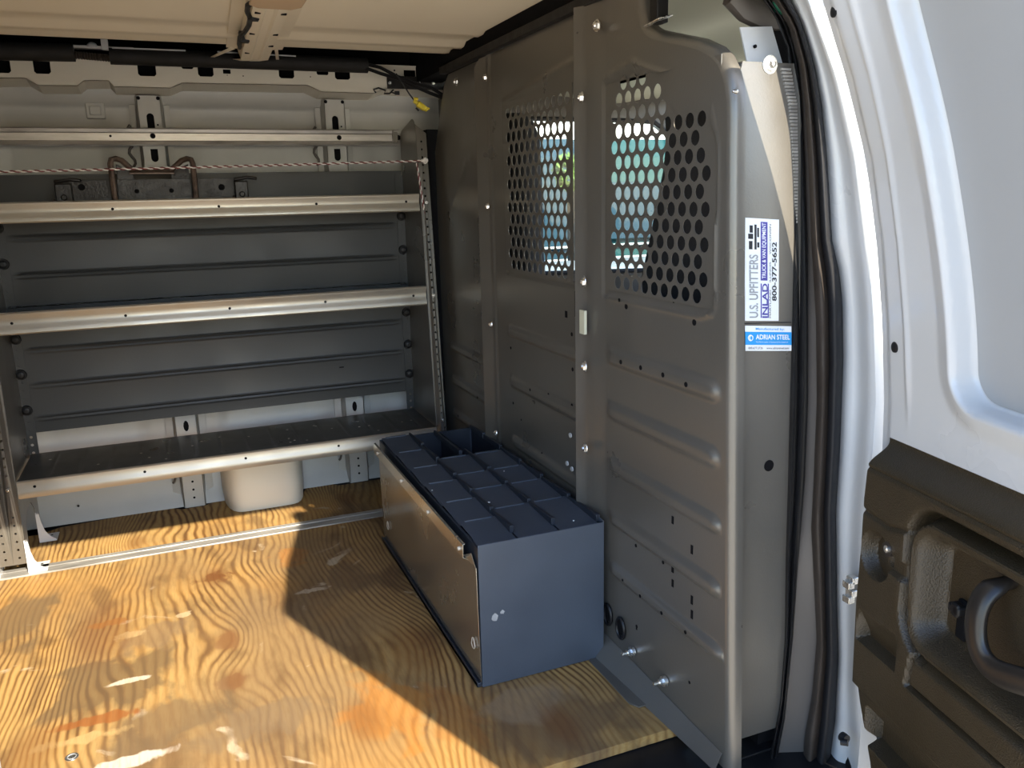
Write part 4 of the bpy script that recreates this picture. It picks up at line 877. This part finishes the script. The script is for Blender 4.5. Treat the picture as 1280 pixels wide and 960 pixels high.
def dh(s_, z):
    sh = s_-(wins(z)-.19)
    sd = rrect(sh, z, .19, .60, .752, 1.36, .05)
    h = -.028*(1-ss(-.010, .004, sd))
    h += .010*(1-ss(.0, .045, sd))*ss(-.004, .006, sd) if sd > -.004 else 0
    h -= .012*(1-ss(.0, .030, s_))                 # folded outer flange
    h += .004*math.exp(-((s_-.075-.3*(wins(z)-.19))/.006)**2)*ss(.66, .8, z)
    return h
us = sorted(set(lin(-.012, .12, 46)+lin(.12, .30, 56)+lin(.30, DL, 40))); vs_ = sorted(set(lin(-.2, .6, 16)+lin(.6, .82, 60)+lin(.82, DTOP, 50)))
def dmat(s_, z): return rrect(s_-(wins(z)-.19), z, .19, .60, .752, 1.36, .05) < -.008
b = MB(); b.grid(lambda u, v: dp(de(u, v), v, dh(u, v)), us, vs_, lambda u, v: v < .17 or (v < .60 and u > max(.03, sL(v))+.01), True); b.build('inner_skin', 'white', door, 0, False, 1.1)
def brow(t_, v):
    z0_, z1_, r_ = .762, 1.35, .042; k_ = 0
    if v < z0_+r_: k_ = r_-math.sqrt(max(0, r_*r_-(z0_+r_-v)**2))
    if v > z1_-r_: k_ = r_-math.sqrt(max(0, r_*r_-(v-z1_+r_)**2))
    sh = wins(v)-.19; a_ = .200+sh+k_; c_ = .590+sh-k_
    return dp(a_+(c_-a_)*t_, v, -.0262)
b = MB(); b.grid(brow, lin(0, 1, 14), sorted(set([.762, .763, .765, .768, .772, .777, .783, .790, .797, .804]+lin(.81, 1.30, 40)+[1.31, 1.32, 1.33, 1.34, 1.346, 1.35])), None, True); b.build('blank_window_panel', 'doorblank', door, 0, False, 1.1)
b = MB(); b.grid(lambda u, v: dp(de(u, v), v, -.075), [-.012, .05, .1, .3, .5, .62, DL], lin(-.2, DTOP, 30)); b.build('outer_skin', 'white', door, 0, False)
b = MB(); b.grid(lambda u, v: dp(de(-.012, v), v, dh(-.012, v)*(1-u)-.075*u), lin(0, 1, 3), lin(-.2, DTOP, 30)); b.grid(lambda u, v: dp(DL, v, dh(DL, v)*(1-u)-.075*u), lin(0, 1, 3), lin(-.2, DTOP, 30)); b.grid(lambda u, v: dp(de(u, DTOP), DTOP, dh(u, DTOP)*(1-v)-.075*v), lin(-.012, DL, 30), lin(0, 1, 3)); b.build('door_edge', 'white', door, 0, False)
for q, r_ in (((1062, 14), .0085), ((1118, 434), .0085)):
    s_, z_ = dhit(*q); p = dp(s_, z_, dh(s_, z_)); b = MB(); b.cyl(p-DN*.001, p+DN*.001, r_, 18); b.dome(p+DN*.001, DN, r_*.8, .002, 14, 2); b.build('black_plug', 'black', door)
for q in ((1212, 68), (1207, 62), (1214, 76), (1172, 154), (1215, 300)):
    s_, z_ = dhit(*q, -.028); p = dp(s_, z_, -.0278); b = MB(); b.cyl(p, p+DN*.0004, .003 if q[0] == 1212 else .0018, 7); b.build('scuff_mark', 'inkgrey', door)
def groove(s_, z, pts, w_, r=0):
    return fold(s_, z, pts, w_)
def th(s_, z):
    h = TT*ss(.652, .606, z) if z > .606 else TT
    # armrest cup
    sd = rrect(s_, z, .152, .62, .350, .566, .055)
    h -= (.030 if z > .50 or s_ < .2 else .016)*math.exp(-((sd-.009)/.0075)**2) if sd > -.001 else 0    # shadow gap round the cup frame
    h += .006*(1-ss(-.012, .004, abs(sd+.006)-.004)) if -.03 < sd < .004 else 0
    h -= .042*ss(-.012, -.042, sd)
    # round screw dimple with cone to the left
    r_ = math.hypot(s_-.060, (z-.458))
    if s_ < .098: h -= .026*(1-ss(.032, .044, r_))*(1-.4*ss(.02, .09, s_))
    h -= .010*(1-ss(.010, .018, abs(z-.462+(s_-.1)*.1)))*ss(.07, .09, s_)*(1-ss(.135, .15, s_))
    # left pocket, lower slot
    sp = rrect(s_, z, .022, .138, .285, .352, .006); h -= .022*(1-ss(-.010, .001, sp))*ss(.36, .29, z)
    sp = rrect(s_, z, .055, .40, .10, .172, .008); h -= .030*(1-ss(-.008, .002, sp))
    sp = rrect(s_, z, -.05, .46, .03, .200, .02); h -= .010*(1-ss(-.012, .002, sp))
    h -= .014*fold(s_, z, [(.150, .44), (.156, .37), (.176, .34), (.168, .282), (.62, .286)], .0042)
    h -= .005*fold(s_, z, [(.0, .525), (.09, .520), (.152, .535)], .004)
    h -= .004*fold(s_, z, [(.0, .603), (.7, .603)], .003)
    return h
b = MB(); zsv = sorted(set(lin(-.2, .0, 10)+lin(0, .654, 219)))
def tf(u, z): s0 = sL(z); s_ = s0+(DL-.02-s0)*u; e = min(1, u/.008); return dp(s_, z+.033*(s_-.03), th(s_, z)*(math.sqrt(1-(1-e)**2) if e < 1 else 1))
b.grid(tf, sorted(set([0, .001, .002, .004, .006, .008]+lin(.008, 1, 200))), zsv, None, True)
tp = b.build('trim_panel', 'plastic', door, 0, False, .42)
def onp(px, py, n): s_, z_ = dhit(px, py, n); return dp(s_, z_, n)
p = onp(1112, 686, TT-.004); b = MB(); b.cyl(p-DN*.003, p+DN*.004, .012, 20); b.build('screw_boss', 'smoothplastic', tp); b = MB(); b.cyl(p+DN*.003, p+DN*.0065, .006, 14); b.dome(p+DN*.0065, DN, .0045, .002, 10, 2); b.build('screw', 'zinc', tp)
b = MB(); b.tube([dp(DL-.01, z, -.01) for z in lin(-.1, 1.38, 20)], .022, 8); b.build('shadow_shaping_seal', 'rubber', door)  # unseen seal added to shape the shadow of the door's free edge
# pull handle: curved arm standing off the cup
hp = [(1262, 728, -.004), (1243, 733, .020), (1229, 745, .034), (1221, 765, .042), (1219, 790, .045), (1223, 812, .045), (1233, 830, .044), (1248, 842, .043), (1268, 849, .042), (1300, 858, .040), (1330, 868, .02)]
pts = [onp(*q) for q in hp]
def smooth(pts, k=2):
    for _ in range(k):
        o = [pts[0]]
        for a, c_ in zip(pts, pts[1:]): o += [a*.75+c_*.25, a*.25+c_*.75]
        pts = o+[pts[-1]]
    return pts
pts = smooth(pts); n_ = len(pts)
b = MB(); b.tube(pts, .0095, 14, ry=.0175, up=DN); b.build('pull_handle', 'smoothplastic', tp, 0, True, 1.4)
p = onp(1204, 775, -.006); b = MB(); b.v = []; U = DD; Z = Vector((0, 0, 1))
def obox(c_, hu, hz, hn, b): c_ = Vector(c_); b.hexa([c_+U*x_*hu+Z*z_*hz+DN*n__*hn for n__ in (-1, 1) for x_, z_ in ((-1, -1), (1, -1), (1, 1), (-1, 1))])
obox(p, .010, .030, .004, b); b.build('latch_slot', 'void', tp, .003)
p = onp(1199, 761, .004); b = MB(); obox(p, .012, .007, .010, b); obox(p+DN*.006+U*.002, .008, .010, .004, b); b.build('latch_lever', 'black', tp, .003)

# ================================================================ CAB
def seat(y0, y1, label, bk):
    yc = (y0+y1)/2; t = thing('cab_seat', label, 'seat', (1.15, yc, -.05), 'cab seats')
    def cushion(name, pts, hw, th_, rnd=.04):
        b = MB(); n_ = len(pts)
        def fn(u, v):
            a = u*2*math.pi; k_ = 4; cx_ = math.copysign(abs(math.cos(a))**(2/k_), math.cos(a)); sx_ = math.copysign(abs(math.sin(a))**(2/k_), math.sin(a))
            i = min(n_-1, int(v)); f_ = v-i; P0 = pts[i]; P1 = pts[min(n_-1, i+1)]; x_ = P0[0]*(1-f_)+P1[0]*f_; z_ = P0[1]*(1-f_)+P1[1]*f_; w_ = P0[2]*(1-f_)+P1[2]*f_; th2 = P0[3]*(1-f_)+P1[3]*f_
            return (x_+th2*sx_, yc+w_*cx_, z_)
        b.grid(fn, lin(0, 1, 29), lin(0, n_-1, (n_-1)*3+1)); return b.build(name, 'seat', t, 0, True, 1.2)
    cushion('backrest', bk, 0, 0)
    b = MB(); b.box(1.10, 1.60, yc-.24, yc+.24, .26, .40); b.build('seat_cushion', 'seat', t, .05)
    b = MB(); b.box(1.15, 1.5, yc-.2, yc+.2, -.05, .27); b.build('seat_base', 'black', t, .02)
    return t
seat(2.22, 2.70, 'black driver seat seen through the left part of the middle screen', [(1.06, .38, .20, .02), (1.05, .42, .235, .06), (1.0, .65, .255, .05), (.985, .90, .255, .045), (.985, 1.10, .25, .045), (.985, 1.22, .24, .045), (.985, 1.27, .20, .04), (.98, 1.295, .15, .03), (.98, 1.305, .05, .01)])
seat(1.20, 1.60, 'black passenger seat seen through the right part of the near screen', [(1.06, .38, .16, .02), (1.05, .42, .20, .06), (1.03, .65, .20, .06), (1.0, .88, .195, .055), (.99, 1.0, .135, .05), (.985, 1.10, .095, .045), (.98, 1.16, .08, .04), (.97, 1.21, .085, .03), (.97, 1.225, .03, .01)])
t = thing('steering_wheel', 'black steering wheel in front of the driver seat', 'steering wheel', (1.85, 2.45, .82))
b = MB(); R_ = .19; ctr = Vector((1.85, 2.45, .82)); ux = Vector((0, 1, 0)); uz = Vector((.45, 0, .9)).normalized()
b.tube([ctr+(ux*math.cos(a)+uz*math.sin(a))*R_ for a in lin(0, 2*math.pi, 41)], .015, 8); b.build('wheel_rim', 'smoothplastic', t)
b = MB(); b.dome(ctr, (-.9, 0, .45), .06, .03, 14, 4); b.build('hub', 'black', t)
for a in (math.radians(180), 0, math.radians(270)): b = MB(); b.tube([ctr, ctr+(ux*math.cos(a)+uz*math.sin(a))*R_], .012, 6); b.build('spoke', 'black', t)
b = MB(); b.tube([ctr, (2.22, 2.45, .62)], .035, 10); b.build('column', 'black', t)

# ================================================================ OUTSIDE
b = MB(); b.box(-40, 40, -40, 45, -.75, -.65); struct(b.build('floor_outside', 'ground'), 'sunlit pale concrete yard outside the van')
b = MB(); b.box(-4, 16, 12, 12.3, -.65, 5.0); struct(b.build('wall_far', 'wallwhite'), 'white building wall across the yard')
# parked teal van outside the driver window
t = thing('parked_van', 'teal van parked outside beyond the driver window', 'van', (5.1, 6.6, -.65))
def pv(x0, x1, name='body', m='teal', z0=-.25, z1=1.50):
    b = MB(); pr = [(6.0, z0), (5.95, z0+.25), (5.97, .55), (6.03, .95), (6.08, 1.35), (6.25, z1), (7.6, z1), (7.8, 1.2), (7.85, .5), (7.85, z0)]
    b.sheet(pr, [], lambda a, c_, q: (x0+q*(x1-x0), a, c_), 1.0); return b.build(name, m, t, .03)
pv(1.6, 3.15, 'box_body', 'tealdark'); pv(3.15, 5.7)
b = MB(); b.slab([(3.3, 5.955, .70), (4.2, 5.955, .70), (4.2, 6.01, 1.15), (3.3, 6.01, 1.15)], (0, -.012, -.004)); b.build('side_window', 'tealdark', t, .01)
b = MB(); b.slab([(4.35, 5.955, .70), (5.4, 5.955, .70), (5.2, 6.01, 1.15), (4.35, 6.01, 1.15)], (0, -.012, -.004)); b.build('side_window', 'smoothplastic', t, .01)
b = MB(); b.box(1.6, 5.7, 5.92, 5.96, .50, .56); b.box(1.6, 5.7, 5.94, 5.97, .64, .66); b.build('side_moulding', 'white', t, .008)
for x_ in (2.8, 4.9):
    b = MB(); b.cyl((x_, 5.93, -.32), (x_, 6.15, -.32), .33, 28); wl = b.build('wheel', 'rubber', t, .02); b = MB(); b.cyl((x_, 5.915, -.32), (x_, 5.94, -.32), .19, 20); b.build('wheel_cover', 'zinc', wl, .01)
t = thing('parked_car', 'white car parked right outside the driver window', 'car', (3.9, 4.6, -.65))
b = MB(); pr = [(4.3, -.45), (4.25, -.2), (4.27, .35), (4.35, .56), (4.6, .60), (5.3, .60), (5.5, .5), (5.55, -.45)]
b.sheet(pr, [], lambda a, c_, q: (1.6+q*4.4, a, c_), 1.0); b.build('body', 'white', t, .03)
b = MB(); b.hexa([(3.3, 4.4, .6), (5.9, 4.4, .6), (5.9, 5.3, .6), (3.3, 5.3, .6), (3.8, 4.6, 1.05), (5.7, 4.6, 1.05), (5.7, 5.1, 1.05), (3.8, 5.1, 1.05)]); b.build('cabin_glass', 'tealdark', t, .03)
for x_ in (2.4, 5.2):
    b = MB(); b.cyl((x_, 4.22, -.35), (x_, 4.42, -.35), .30, 24); b.build('wheel', 'rubber', t, .02)
# shrub by the yard wall
t = thing('green_shrub', 'bright green slim shrub standing between the parked vehicles', 'shrub', (2.80, 5.62, -.65))
b = MB(); b.cyl((2.80, 5.62, -.65), (2.80, 5.62, 1.1), .03, 8); b.build('stem', 'iron', t)
b = MB()
for i in range(420):
    a = random.uniform(0, 6.283); e = random.uniform(-1, 1); r_ = .11*random.uniform(.6, 1)
    c_ = Vector((2.78+r_*math.cos(a)*math.sqrt(1-e*e), 5.62+r_*math.sin(a)*math.sqrt(1-e*e), 1.22+r_*1.3*e)); u = Vector((random.gauss(0, 1), random.gauss(0, 1), random.gauss(0, 1))).normalized(); v = u.orthogonal().normalized()
    b.add([c_-u*.03, c_+v*.015, c_+u*.03, c_-v*.015], [(0, 1, 2, 3)])
lf = b.build('foliage', 'leaf', t, 0, False); lf['kind'] = 'stuff'
